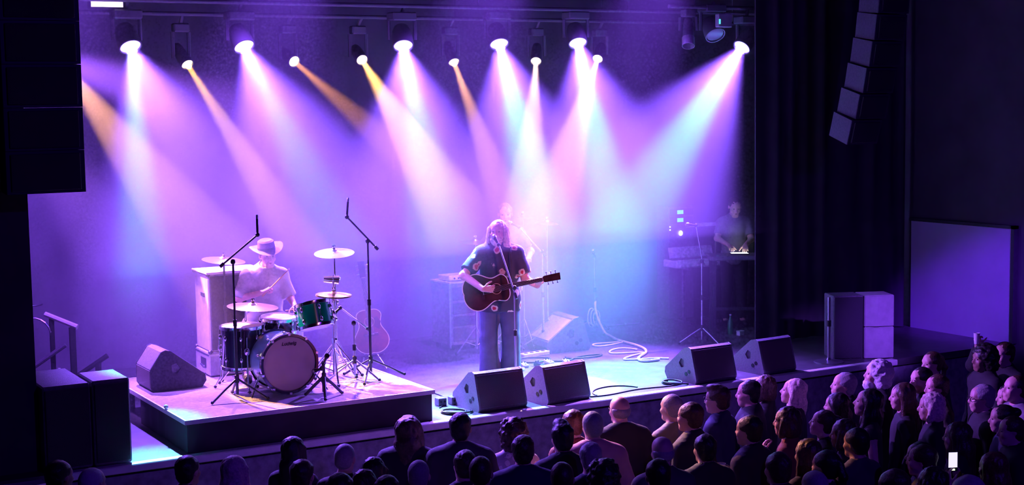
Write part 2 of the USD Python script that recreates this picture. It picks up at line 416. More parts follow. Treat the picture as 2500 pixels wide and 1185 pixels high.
# ------------------------------------------------------------------ floor monitors
def wedge(label, loc, rotz, w=0.56, group=None, s=1.0, cabm='wedge_cab', front='grille', lean=False):
    t = thing('stage_monitor', label, 'monitor speaker', loc, rotz, group)
    prof = Polygon([(0.0, 0.03), (0.02, 0.0), (0.5, 0.0), (0.54, 0.06), (0.53, 0.12), (0.2, 0.37), (0.13, 0.385), (0.09, 0.37), (0.0, 0.05)])
    if lean:
        prof = Polygon([(0.0, 0.03), (0.02, 0.0), (0.5, 0.0), (0.54, 0.06), (0.53, 0.12), (0.2, 0.37), (0.15, 0.385), (0.11, 0.37), (0.0, 0.21)])
    prof = affinity.scale(prof, s, s, origin=(0, 0)).buffer(0.008).buffer(-0.004)
    th = 0.018
    ho = Polygon([(0.22, 0.17), (0.25, 0.165), (0.28, 0.2), (0.25, 0.24), (0.215, 0.23)]).buffer(0.012)
    cheek = prism(prof.difference(affinity.scale(ho, s, s, origin=(0, 0))), th)
    core = prism(affinity.scale(prof, 0.99, 0.985), w - 2 * th - 0.004)
    R = trimesh.transformations.euler_matrix(math.pi / 2, 0, math.pi / 2)   # x->y, y->z, z->x
    for m_ in (cheek, core):
        m_.apply_transform(R)
    c1, c2 = cheek.copy(), cheek.copy()
    c1.apply_translation((-w / 2, 0, 0))
    c2.apply_translation((w / 2 - th, 0, 0))
    core.apply_translation((-w / 2 + th + 0.002, 0, 0))
    part(t, 'body', core, M['cab'], smooth=25)
    part(t, 'side_panel', c1, M[cabm], smooth=25)
    part(t, 'side_panel', c2, M[cabm], smooth=25)
    a, b = A([0, 0.53, 0.125]) * s, A([0, 0.2, 0.372]) * s
    d = b - a
    L = np.linalg.norm(d)
    g = cbox((-w / 2 + 0.03, 0.02, -0.004), (w / 2 - 0.03, L - 0.03, 0.014), 0.004)
    g.apply_transform(trimesh.transformations.rotation_matrix(math.atan2(d[2], d[1]), [1, 0, 0]))
    g.vertices[:, 1] = g.vertices[:, 1]
    g.apply_transform(trimesh.transformations.translation_matrix(a))
    n = A([0, d[2], -d[1]]) / L
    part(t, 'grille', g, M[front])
    bk = cbox((-w / 2 + 0.022, -0.006, 0.03), (w / 2 - 0.022, -0.001, 0.2 * s), 0.002) if lean else cbox((-w / 2 + 0.022, -0.006, 0.03), (w / 2 - 0.022, 0.004, 0.355 * s), 0.003)
    if not lean:
        bk.apply_transform(trimesh.transformations.rotation_matrix(-math.atan2(0.085, 0.33), [1, 0, 0]))
        bk.apply_translation((0, -0.006, 0.01))
    part(t, 'back_panel', bk, M['monitor_back'])
    for k, (yy, zz) in enumerate(((0.12, 0.12), (0.17, 0.09))):
        part(t, 'socket', along(disc(0.022 * s, 0.006, 14), (-w / 2 - 0.004, yy * s, zz * s), (1, 0, 0)), M['black_gloss'])
    for xx in (-w / 2 + 0.05, w / 2 - 0.05):
        for yy in (0.06, 0.46):
            part(t, 'foot', at(lathe([(0, -0.004), (0.016, -0.004), (0.018, 0.006), (0, 0.006)], 10), (xx, yy * s, 0.0)), M['black'])
    return t


wedge('left one of the two wedge monitors right in front of the singer', (-0.6, 0.13, 1.204), 1, 0.56)
wedge('right one of the two centre wedge monitors, turned a little to the right', (0.15, 0.08, 1.204), 7, 0.56)
wedge('dark-backed wedge monitor at the stage edge, right of the cyan pool of light', (2.04, 0.08, 1.204), 2, 0.57)
wedge('dark wedge monitor farthest to the right, beside the stand with a round foot', (2.93, 0.08, 1.204), 4, 0.5)
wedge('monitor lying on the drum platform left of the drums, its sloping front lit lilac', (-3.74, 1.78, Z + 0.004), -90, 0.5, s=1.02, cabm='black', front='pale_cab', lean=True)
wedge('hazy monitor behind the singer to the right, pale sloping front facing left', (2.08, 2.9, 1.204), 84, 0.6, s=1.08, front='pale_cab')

# ------------------------------------------------------------------ front loudspeakers
def sub(label, loc, w, d, h, rotz=0):
    t = thing('subwoofer', label, 'loudspeaker', loc, rotz)
    part(t, 'cabinet', cbox((0, 0, 0.012), (w, d, h), 0.012), M['cab'])
    part(t, 'grille', cbox((0.015, -0.02, 0.04), (w - 0.015, -0.001, h - 0.03), 0.005), M['grille'])
    part(t, 'handle', cbox((w - 0.001, d * 0.4, h * 0.55), (w + 0.006, d * 0.62, h * 0.66), 0.003), M['black'])
    for x in (0.05, w - 0.05):
        for y in (0.05, d - 0.05):
            part(t, 'foot', at(lathe([(0, 0), (0.02, 0), (0.02, 0.012), (0, 0.012)], 10), (x, y, 0)), M['black'])
    return t


sub('black loudspeaker box at the left front corner of the stage, beside the drum platform', (-4.68, 0.02, 1.2), 0.32, 0.5, 0.75)
sub('wider black loudspeaker box at the far left of the stage front, below the handrails', (-5.09, 0.03, 1.2), 0.395, 0.85, 0.74)


def angled(label, loc, kind, rot):
    t = thing('loudspeaker', label, 'loudspeaker', loc, rot)
    w, d, h = (0.36, 0.34, 0.75) if kind == 'tall' else (0.36, 0.34, 0.372)
    m = M['cab'] if kind == 'tall' else M['pale_cab']
    part(t, 'cabinet', cbox((0, 0, 0), (w, d, h), 0.01), m)
    if kind == 'tall':
        part(t, 'grille', cbox((0.01, -0.018, 0.015), (w - 0.01, -0.001, h - 0.015), 0.004), M['grille'])
        part(t, 'handle', cbox((-0.006, d * 0.35, h * 0.6), (-0.0005, d * 0.65, h * 0.7), 0.002), M['black'])
    else:
        curve = Polygon([(0.008, 0), (w * 0.42, -0.03), (w - 0.008, 0), (w - 0.008, 0.0005), (0.008, 0.0005)])
        part(t, 'front', at(prism(affinity.translate(curve, 0, -0.001), h - 0.016), (0, 0, 0.008)), m)
        part(t, 'rigging_plate', cbox((w + 0.0005, 0.05, h * 0.3), (w + 0.008, d - 0.05, h * 0.7), 0.002), M['dark_metal'])
    return t


rt = -24
cs, sn = math.cos(math.radians(rt)), math.sin(math.radians(rt))
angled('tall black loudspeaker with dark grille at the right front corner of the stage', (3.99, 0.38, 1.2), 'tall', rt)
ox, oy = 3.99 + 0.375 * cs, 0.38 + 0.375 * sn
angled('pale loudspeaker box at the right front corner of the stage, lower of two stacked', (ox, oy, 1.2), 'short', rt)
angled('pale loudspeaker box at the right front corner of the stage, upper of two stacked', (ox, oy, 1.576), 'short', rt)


def line_array(label, pts, w, d, m, angle):
    """boxes hung one under the other; pts: front bottom corners (y, z) and tilt"""
    t = thing('line_array', label, 'hanging loudspeaker')
    for x, y, z, tilt in pts:
        trap = Polygon([(-w / 2, 0), (w / 2, 0), (w / 2 * 0.8, d), (-w / 2 * 0.8, d)])
        b = prism(trap.buffer(0.01, join_style=1), angle - 0.016)
        b.apply_translation((0, 0, -angle + 0.008))
        part(t, 'cabinet', at(b, (x, y, z), rx=tilt), m)
        g = cbox((-w / 2 + 0.03, -0.03, -angle + 0.03), (w / 2 - 0.03, -0.012, -0.03), 0.005)
        part(t, 'grille', at(g, (x, y, z), rx=tilt), M['grille'])
    x, y, z, _ = pts[0]
    part(t, 'flying_frame', at(cat(box((-w / 2, 0, 0), (-w / 2 + 0.06, d, 0.06)), box((w / 2 - 0.06, 0, 0), (w / 2, d, 0.06)), box((-w / 2, d / 2 - 0.03, 0), (w / 2, d / 2 + 0.03, 0.06))), (x, y, z + 0.012)), M['dark_metal'])
    part(t, 'hoist_chain', rod((x, y + d / 2, z + 0.07), (x, y + d / 2, 7.5), 0.012, 6), M['dark_metal'])
    return t


pts, y, z, tilt = [], -0.45, 6.05, -1.0
xx = 4.14
for k in range(8):
    pts.append((xx - 0.004 * k * k * 0.9, y, z, -tilt))
    z -= 0.295 * math.cos(math.radians(tilt))
    y -= 0.295 * math.sin(math.radians(tilt))
    tilt -= 2.2
line_array('curved column of dark loudspeakers hanging high on the right, in front of the wing curtain', pts, 0.44, 0.34, M['array_cab'], 0.295)
pts = [(-5.1, -0.55 + 0.004 * k, 7.0 - 0.34 * k, 0) for k in range(10)]
# the left array hangs as one closed black column
line_array('big black column of loudspeakers hanging at the top left corner', pts, 0.6, 0.5, M['black'], 0.352)

# ------------------------------------------------------------------ cabinet behind the drums
fc = thing('flight_case', 'low grey flight case under the tall amplifier cabinet, behind the left monitor', 'case', (-3.0, 1.98, Z), -2)
part(fc, 'body', cbox((0, 0, 0.01), (0.62, 0.5, 0.255), 0.01), M['case'])
part(fc, 'lid_edge', cat(box((-0.006, -0.006, 0.215), (0.626, 0.506, 0.235))), M['steel'], 'bright metal lid edge')
part(fc, 'handle_recess', cbox((-0.006, 0.12, 0.08), (-0.0005, 0.3, 0.18), 0.002), M['black'])
part(fc, 'handle', rod((-0.014, 0.14, 0.1), (-0.014, 0.28, 0.1), 0.008, 8), M['chrome'])
ac = thing('amplifier_cabinet', 'tall pale-sided amplifier cabinet behind the drummer, standing on the flight case', 'amplifier', (-2.985, 1.99, Z + 0.257), -2)
part(ac, 'body', cbox((0, 0, 0), (0.58, 0.48, 0.8), 0.012), M['pale_cab'])
part(ac, 'grille', cbox((0.02, -0.016, 0.02), (0.56, -0.001, 0.78), 0.006), M['grille'])
part(ac, 'handle', cbox((-0.01, 0.13, 0.56), (-0.0005, 0.25, 0.6), 0.003), M['dark_metal'])
for zz in (0.0, 0.8):
    for yy in (0.0, 0.48):
        part(ac, 'corner_cap', ball((0.0, yy, zz), 0.024, 1), M['dark_metal'])
tb = thing('white_board', 'white board lying flat on top of the tall amplifier cabinet', 'board', (-3.01, 1.965, Z + 1.062), -2)
part(tb, 'sheet', cbox((0, 0, 0), (0.64, 0.53, 0.018), 0.004), M['white_plastic'])
part(tb, 'lip', box((0, -0.008, -0.004), (0.64, -0.0005, 0.018)), M['ivory'])

# amp rack behind the singer
ar = thing('amplifier_rack', 'upright equipment rack in the haze just left of and behind the singer', 'rack', (0.58, 3.5, 1.2), 4)
part(ar, 'body', cbox((0, 0, 0.07), (0.42, 0.45, 0.84), 0.01), M['case'])
for zz, hh in ((0.12, 0.16), (0.31, 0.12), (0.46, 0.14), (0.63, 0.16)):
    part(ar, 'rack_unit', cbox((0.04, -0.014, zz), (0.38, -0.001, zz + hh), 0.004), M['cab'])
part(ar, 'top_edge', box((-0.008, -0.01, 0.841), (0.43, 0.46, 0.862)), M['edge'])
for xx in (0.06, 0.36):
    for yy in (0.06, 0.39):
        part(ar, 'wheel', along(disc(0.035, 0.03, 14), (xx - 0.015, yy, 0.035), (1, 0, 0)), M['black'])
part(ar, 'front_rail', box((-0.02, -0.02, 0.04), (-0.001, 0.0, 0.84)), M['steel'])
ah = thing('guitar_amplifier', 'small amplifier head on top of the equipment rack behind the singer', 'amplifier', (0.6, 3.55, 2.066), 4)
part(ah, 'body', cbox((0, 0, 0.006), (0.38, 0.26, 0.07), 0.008), M['white_plastic'])
part(ah, 'control_panel', cbox((0.02, -0.008, 0.018), (0.36, -0.0005, 0.055), 0.002), M['edge'])
for k in range(5):
    part(ah, 'knob', along(disc(0.01, 0.014, 10), (0.07 + 0.06 * k, -0.022, 0.036), (0, 1, 0)), M['black'])


# ------------------------------------------------------------------ stands
def mic_mesh(p, d, L=0.17, slim=False):
    if slim:
        d = A(d, float) / np.linalg.norm(d)
        return along(lathe([(0, 0), (0.009, 0), (0.011, 0.01), (0.011, L), (0, L)], 12), p, d), along(lathe([(0.0118, 0), (0.0118, 0.035), (0.009, 0.04), (0, 0.04)], 12), A(p) + d * L, d)
    body = along(lathe([(0, 0), (0.010, 0), (0.012, L * 0.3), (0.018, L * 0.66), (0.02, L * 0.7)], 14), p, d)
    d = A(d, float) / np.linalg.norm(d)
    head = along(lathe([(0.02, 0), (0.026, 0.012), (0.026, 0.03), (0.018, 0.048), (0, 0.055)], 14), A(p) + d * L * 0.7, d)
    return body, head


def mic_stand(label, base, top_z, boom, mic, rotz=0, foot='tripod', m='dark_metal', spread=0.3, name='microphone_stand', thick=1.0, slim=False):
    """base (x, y, z); boom: (end, tip) in world space or None; mic: direction or None"""
    bx, by, bz = base
    t = thing(name, label, 'microphone stand', base)
    h = top_z - bz
    mm = M[m]
    if foot == 'tripod':
        for k in range(3):
            a = math.radians(rotz + 120 * k)
            e = A([math.cos(a), math.sin(a), 0]) * spread
            part(t, 'leg', tube([(0, 0, 0.2), (e[0] * 0.5, e[1] * 0.5, 0.11), (e[0], e[1], 0.012)], 0.011 * thick, 8), mm, smooth=True)
            part(t, 'rubber_foot', ball((e[0], e[1], 0.016), 0.016, 1), M['black'])
        part(t, 'collar', at(lathe([(0, 0), (0.022, 0), (0.022, 0.07), (0.012, 0.08), (0, 0.08)], 12), (0, 0, 0.16)), M['black'])
    else:
        part(t, 'round_base', lathe([(0, 0), (0.14, 0), (0.14, 0.012), (0.03, 0.03), (0.012, 0.06), (0, 0.06)], 28), mm, smooth=30)
    part(t, 'pole', cat(rod((0, 0, 0.05), (0, 0, h * 0.55), 0.014 * thick), rod((0, 0, h * 0.55), (0, 0, h), 0.010 * thick)), mm, smooth=40)
    part(t, 'clutch', at(lathe([(0, 0), (0.019, 0), (0.019, 0.06), (0, 0.06)], 10), (0, 0, h * 0.55 - 0.02)), M['black'])
    if boom is not None:
        e, p = A(boom[0]) - base, A(boom[1]) - base
        part(t, 'boom_arm', rod(e, p, 0.009 * thick), mm, smooth=True)
        part(t, 'boom_clamp', ball((0, 0, h), (0.024, 0.024, 0.028), 1), M['black'])
        part(t, 'counterweight', rod(e, e + (p - e) * 0.1, 0.017 * thick), M['black'])
        tip = boom[1]
    else:
        tip = (bx, by, top_z)
    if mic is not None:
        d = A(mic, float) / np.linalg.norm(mic)
        start = A(tip) - d * 0.02
        b, hd = mic_mesh(start - A(base), d, 0.17, slim)
        part(t, 'microphone_clip', ball(A(tip) - base, 0.022, 1), M['black'])
        mc = thing('microphone', mic_label[0], 'microphone', start)
        part(mc, 'handle', at(b, -(start - A(base))), M['black'], smooth=30)
        part(mc, 'grille_ball', at(hd, -(start - A(base))), M['steel'], smooth=40)
    return t


mic_label = ['microphone pointing down at the drummer\'s hat, on the left overhead boom']
mic_stand('black boom stand in front of the drums, left of the drummer', (-3.15, 0.73, Z), 2.81, ((-3.27, 0.75, 2.77), (-2.9, 0.73, 3.05)), (0.02, 0.05, 1), 200, thick=1.0, slim=True)
mic_label = ['slim overhead microphone at the tip of the tall boom right of the drums']
mic_stand('tall black boom stand on the right of the drum platform', (-1.66, 0.96, Z), 2.9, ((-1.56, 0.94, 2.81), (-1.87, 0.98, 3.15)), (0.12, 0.05, 1), 355, thick=1.0, spread=0.36, slim=True)
mic_label = ['short microphone of the small boom right of the hi-hat']
mic_stand('short boom stand beside the leaning guitar at the right of the drums', (-1.8, 1.04, Z), 2.07, ((-1.62, 1.06, 1.98), (-1.95, 1.02, 2.24)), (-0.7, -0.1, -0.5), 60, m='steel')
mic_label = ['short dark microphone pushed up to the bass drum head']
mic_stand('very short black boom stand standing in front of the bass drum', (-2.42, 0.36, Z), 1.83, ((-2.44, 0.22, 1.92), (-2.41, 0.44, 1.76)), (-0.2, 0.9, -0.3), 250, thick=1.4, spread=0.2)
mic_label = ['silver microphone held close to the singer\'s mouth by the stand']
mic_stand('thin microphone stand right in front of the singer', (0.02, 0.94, 1.2), 2.3, ((0.01, 0.88, 2.19), (0.02, 1.265, 2.735)), (0, 0.78, 0.62), foot='round', thick=1.0, m='steel')
mic_label = ['pale microphone of the stand hung with coiled cable at the back']
mic_stand('pale microphone stand at the back with cable coiled on it, right of the singer', (2.86, 3.72, 1.2), 2.22, None, (-0.5, -0.5, 0.6), 20, m='steel')
mic_label = ['microphone on the bent boom in front of the keyboard']
mic_stand('slim boom stand in front of the keyboard at the right', (3.47, 2.2, 1.2), 2.24, ((3.49, 2.2, 2.2), (3.38, 2.2, 2.7)), (-0.9, 0.1, 0.12), 40, m='steel')

# stand with a round foot at the right front of the stage
rp = thing('round_foot_stand', 'bare straight pole on a round foot at the right front, beside the black loudspeaker', 'stand', (3.85, 0.3, 1.2))
part(rp, 'round_base', lathe([(0, 0), (0.17, 0), (0.17, 0.012), (0.03, 0.03), (0.014, 0.06), (0, 0.06)], 28), M['steel'], smooth=30)
part(rp, 'pole', rod((0, 0, 0.05), (0, 0, 0.76), 0.018), M['steel'], smooth=40)
part(rp, 'clutch', at(lathe([(0, 0), (0.026, 0), (0.026, 0.07), (0, 0.07)], 12), (0, 0, 0.42)), M['black'])

# ------------------------------------------------------------------ drums
def drum(name, label, catg, loc, R, H, mat_shell, lugs=8, rx=0, ry=0, rz=0, top='head_white', rim='chrome', legs=0):
    """a drum whose lower rim is at loc; the axis is z before the tilt"""
    t = thing(name, label, catg, loc)

    def p(n, m, mt, l=None, smooth=False):
        return part(t, n, at(m, (0, 0, 0), rz, rx, ry), mt, l, smooth)
    p('shell', lathe([(R, 0), (R, H), (R - 0.008, H), (R - 0.008, 0), (R, 0)], 40), mat_shell, smooth=40)
    p('batter_head', at(lathe([(0, 0.006), (R - 0.02, 0.006), (R + 0.004, 0), (R + 0.004, -0.02), (R + 0.001, -0.02), (0, -0.004)], 40), (0, 0, H)), M[top], smooth=30)
    p('resonant_head', at(lathe([(0, -0.008), (R - 0.02, -0.008), (R + 0.004, 0), (R + 0.004, 0.02), (R + 0.001, 0.02), (0, 0.004)], 40), (0, 0, 0)), M['head_white'], smooth=30)
    p('top_rim', at(lathe([(R + 0.005, -0.02), (R + 0.016, -0.02), (R + 0.014, 0.008), (R + 0.017, 0.014), (R + 0.006, 0.014), (R + 0.005, -0.02)], 40), (0, 0, H)), M[rim], smooth=40)
    p('bottom_rim', lathe([(R + 0.005, 0.02), (R + 0.006, -0.012), (R + 0.017, -0.012), (R + 0.014, -0.006), (R + 0.016, 0.02), (R + 0.005, 0.02)], 40), M[rim], smooth=40)
    for k in range(lugs):
        a = 2 * math.pi * (k + 0.5) / lugs
        c, s = math.cos(a), math.sin(a)
        for q in (0.24, 0.76):
            p('lug', ball(((R + 0.012) * c, (R + 0.012) * s, H * q), (0.016, 0.016, 0.026), 1), M['chrome'], smooth=True)
        p('tension_rod', rod(((R + 0.013) * c, (R + 0.013) * s, -0.008), ((R + 0.013) * c, (R + 0.013) * s, H + 0.012), 0.004, 6), M['chrome'])
    for k in range(legs):
        a = 2 * math.pi * (k + 0.18) / legs
        c, s = math.cos(a), math.sin(a)
        p('leg', tube([((R + 0.03) * c, (R + 0.03) * s, H * 0.8), ((R + 0.03) * c, (R + 0.03) * s, -0.1), ((R + 0.09) * c, (R + 0.09) * s, -(loc[2] - Z) + 0.012)], 0.008, 8), M['chrome'], smooth=True)
        p('rubber_foot', ball(((R + 0.09) * c, (R + 0.09) * s, -(loc[2] - Z) + 0.016), 0.016, 1), M['black'])
        p('leg_bracket', ball(((R + 0.02) * c, (R + 0.02) * s, H * 0.45), (0.03, 0.03, 0.04), 1), M['chrome'])
    return t


# bass drum: axis along y
KR, KD = 0.285, 0.4
kick = thing('bass_drum', 'large bass drum with greyish front head facing the audience', 'drum', (-2.66, 0.62, Z + KR + 0.02), -2)
ax = lambda m, y0=0.0: along(m, (0, y0, 0), (0, 1, 0))
part(kick, 'shell', ax(lathe([(KR - 0.012, 0.0), (KR - 0.012, KD), (KR - 0.02, KD), (KR - 0.02, 0.0), (KR - 0.012, 0.0)], 56)), M['drum_teal'], smooth=40)
part(kick, 'front_head', ax(lathe([(0, 0.008), (KR - 0.028, 0.006), (KR - 0.02, 0.012), (0, 0.012)], 56)), M['head_grey'], 'matt greyish front head', smooth=30)
part(kick, 'rear_head', ax(lathe([(0, KD - 0.012), (KR - 0.022, KD - 0.012), (KR - 0.022, KD - 0.006), (0, KD - 0.004)], 56)), M['head_white'], smooth=30)
for nm, y0 in (('front_hoop', -0.012), ('rear_hoop', KD - 0.03)):
    part(kick, nm, ax(lathe([(KR - 0.02, 0), (KR + 0.004, 0), (KR + 0.004, 0.042), (KR - 0.02, 0.042), (KR - 0.02, 0)], 56), y0), M['drum_black'], smooth=40)
for k in range(10):
    a = 2 * math.pi * (k + 0.5) / 10
    c, s = math.cos(a), math.sin(a)
    part(kick, 'tension_rod', cat(rod((KR * c, 0.02, KR * s), (KR * c, 0.13, KR * s), 0.005, 6), ball((KR * c, 0.13, KR * s), (0.015, 0.03, 0.015), 1)), M['chrome'])
    part(kick, 'claw_hook', cbox((KR * c - 0.014, -0.022, KR * s - 0.014), (KR * c + 0.014, 0.03, KR * s + 0.014), 0.004), M['chrome'])
for sx in (-1, 1):
    part(kick, 'spur', tube([(sx * 0.26, 0.12, -0.1), (sx * 0.33, 0.06, -0.2), (sx * 0.38, 0.0, -KR - 0.005)], 0.009, 8), M['chrome'], smooth=True)
lg_ = meshkit.text_mesh('Ludwig', 0.031, 0.003, bold=True)
lg_.apply_translation((-lg_.bounds.mean(0)[0], 0, 0))
lg_.vertices[:, 0] += 0.25 * lg_.vertices[:, 1]
lg_.apply_transform(trimesh.transformations.rotation_matrix(math.pi / 2, [1, 0, 0]))
part(kick, 'lettering', at(lg_, (0.0, 0.005, 0.18)), M['black'], 'dark slanted lettering near the top of the head')
part(kick, 'pedal', at(cat(cbox((-0.05, 0, 0), (0.05, 0.28, 0.012), 0.003), at(cbox((-0.04, 0, 0), (0.04, 0.26, 0.01), 0.003), (0, 0.02, 0.02), rx=18), rod((-0.06, 0.02, 0.0), (-0.06, 0.02, 0.2), 0.008), rod((0.06, 0.02, 0.0), (0.06, 0.02, 0.2), 0.008), rod((-0.06, 0.02, 0.2), (0.06, 0.02, 0.2), 0.008)), (0, KD + 0.03, -KR - 0.016)), M['steel'])

drum('floor_tom', 'deep black floor tom with bright white head, left of the bass drum', 'drum', (-2.92, 1.2, Z + 0.22), 0.2, 0.4, M['drum_black'], 8, legs=3)
drum('rack_tom', 'small glossy green tom drum above the right of the bass drum', 'drum', (-2.28, 0.85, Z + 0.6), 0.162, 0.23, M['drum_green'], 6, rx=-17, ry=-4, rz=0)
drum('snare_drum', 'shallow snare drum between the drummer\'s knees, behind the bass drum', 'drum', (-2.5, 1.3, Z + 0.52), 0.178, 0.14, M['drum_black'], 8, rx=4)


def tripod(t, h, m, spread=0.28, rz=0, leg_z=0.34, thick=1.0):
    for k in range(3):
        a = math.radians(rz + 120 * k)
        c, s = math.cos(a), math.sin(a)
        part(t, 'leg', cat(tube([(0.015 * c, 0.015 * s, leg_z), (spread * c, spread * s, 0.014)], 0.009 * thick, 8), tube([(0.012 * c, 0.012 * s, leg_z * 0.35), (spread * 0.55 * c, spread * 0.55 * s, leg_z * 0.48)], 0.006 * thick, 6)), m)
        part(t, 'rubber_foot', ball((spread * c, spread * s, 0.018), 0.018, 1), M['black'])
    part(t, 'pole', cat(rod((0, 0, 0.08), (0, 0, h * 0.6), 0.013 * thick), rod((0, 0, h * 0.6), (0, 0, h), 0.010 * thick)), m, smooth=40)
    part(t, 'wing_nut', cat(ball((0.02, 0, h * 0.6), (0.022, 0.012, 0.02), 1), at(lathe([(0, 0), (0.02, 0), (0.02, 0.05), (0, 0.05)], 12), (0, 0, h * 0.6 - 0.03))), m)


def stand(name, label, loc, h, rz=0, m='chrome', spread=0.28):
    t = thing(name, label, 'stand', loc)
    tripod(t, h, M[m], spread, rz)
    return t


def cymbal(name, label, loc, R, rx=0, ry=0, m='brass'):
    t = thing(name, label, 'cymbal', loc)
    pr = [(0.006, 0.026), (R * 0.10, 0.024), (R * 0.19, 0.010), (R * 0.22, 0.004), (R * 0.6, -0.006), (R, -0.02), (R, -0.0225), (R * 0.6, -0.0085), (R * 0.22, 0.0015), (R * 0.1, 0.0215), (0.006, 0.0235), (0.006, 0.026)]
    part(t, 'plate', at(lathe(pr[::-1], 44), rx=rx, ry=ry), M[m], smooth=40)
    part(t, 'felt_washer', at(lathe([(0, 0.027), (0.016, 0.027), (0.016, 0.038), (0, 0.038)], 12), rx=rx, ry=ry), M['felt'])
    part(t, 'wing_nut', at(cat(lathe([(0, 0.039), (0.008, 0.039), (0.008, 0.06), (0, 0.06)], 10), ball((0, 0, 0.055), (0.022, 0.005, 0.012), 1)), rx=rx, ry=ry), M['chrome'])
    return t


stand('cymbal_stand', 'chrome stand carrying the cymbal above the floor tom', (-2.8, 1.42, Z), 0.72, 30)
cymbal('ride_cymbal', 'wide cymbal lying level over the floor tom, before the drummer\'s right elbow', (-2.8, 1.2, 2.32), 0.25, 4, 3)
part(stage.GetPrimAtPath('/World/cymbal_stand'), 'boom_arm', rod((0, 0, 0.72), (0.0, -0.22, 0.81), 0.008), M['chrome'])
stand('cymbal_stand', 'stand of the cymbal behind the drummer at the left', (-2.84, 1.9, Z), 1.2, 0, 'dark_metal')
cymbal('crash_cymbal', 'hazy cymbal at the drummer\'s right shoulder, above the white board', (-2.84, 1.9, 2.72), 0.22, 6, 4)
stand('cymbal_stand', 'tall chrome stand of the highest cymbal, right of the drummer', (-1.83, 1.42, Z), 1.24, 50)
cymbal('crash_cymbal', 'highest cymbal of the drum kit, tilted, right of the drummer\'s hat', (-1.83, 1.42, 2.77), 0.205, 8, -5)
hs = stand('hi_hat_stand', 'chrome hi-hat stand right of the green tom', (-1.9, 1.3, Z), 0.98, 80)
part(hs, 'footboard', at(cbox((-0.045, 0, 0), (0.045, 0.26, 0.012), 0.003), (0, 0.05, 0.03), rx=12), M['steel'])
part(hs, 'pull_rod', rod((0, 0, 0.9), (0, 0, 1.04), 0.004, 6), M['chrome'])
cymbal('hi_hat_cymbal', 'upper plate of the hi-hat, right of and above the green tom', (-1.9, 1.3, 2.35), 0.183, 3, 2)
cymbal('hi_hat_cymbal', 'lower plate of the hi-hat, right of and above the green tom', (-1.9, 1.3, 2.318), 0.183, 183, 2)
stand('snare_stand', 'chrome stand under the snare drum', (-2.5, 1.3, Z), 0.47, 10, spread=0.22)
ts = stand('tom_stand', 'chrome stand holding the green tom drum', (-2.05, 0.98, Z), 0.72, 15)
part(ts, 'tom_arm', tube([(0, 0, 0.7), (-0.06, -0.03, 0.75), (-0.09, -0.05, 0.7)], 0.01, 8), M['chrome'])
part(ts, 'clamp', ball((0, 0, 0.7), (0.03, 0.03, 0.04), 1), M['chrome'])
mc = thing('cowbell', 'shiny cowbell clamped between the two cymbals right of the drummer', 'cowbell', (-1.9, 1.36, 2.49))
part(mc, 'bell', along(lathe([(0.04, -0.08), (0.037, -0.08), (0.028, 0.066), (0, 0.072), (0, 0.078), (0.032, 0.074), (0.047, -0.08), (0.04, -0.08)], 16), (0, 0, 0), (-1, 0.3, 0.1)), M['chrome'], smooth=40)
part(mc, 'clamp', cat(ball((0.08, 0.03, 0.0), (0.04, 0.04, 0.036), 1), rod((0.0, 0.0, 0.0), (0.07, 0.05, 0.0), 0.008)), M['chrome'])
ds = thing('drum_throne', 'round drum stool under the drummer', 'stool', (-2.46, 1.92, Z))
part(ds, 'cushion', at(lathe([(0, 0), (0.16, 0), (0.175, 0.02), (0.175, 0.06), (0.15, 0.08), (0, 0.085)], 28), (0, 0, 0.42)), M['black'], smooth=40)
tripod(ds, 0.42, M['steel'], 0.25, 40, 0.3)

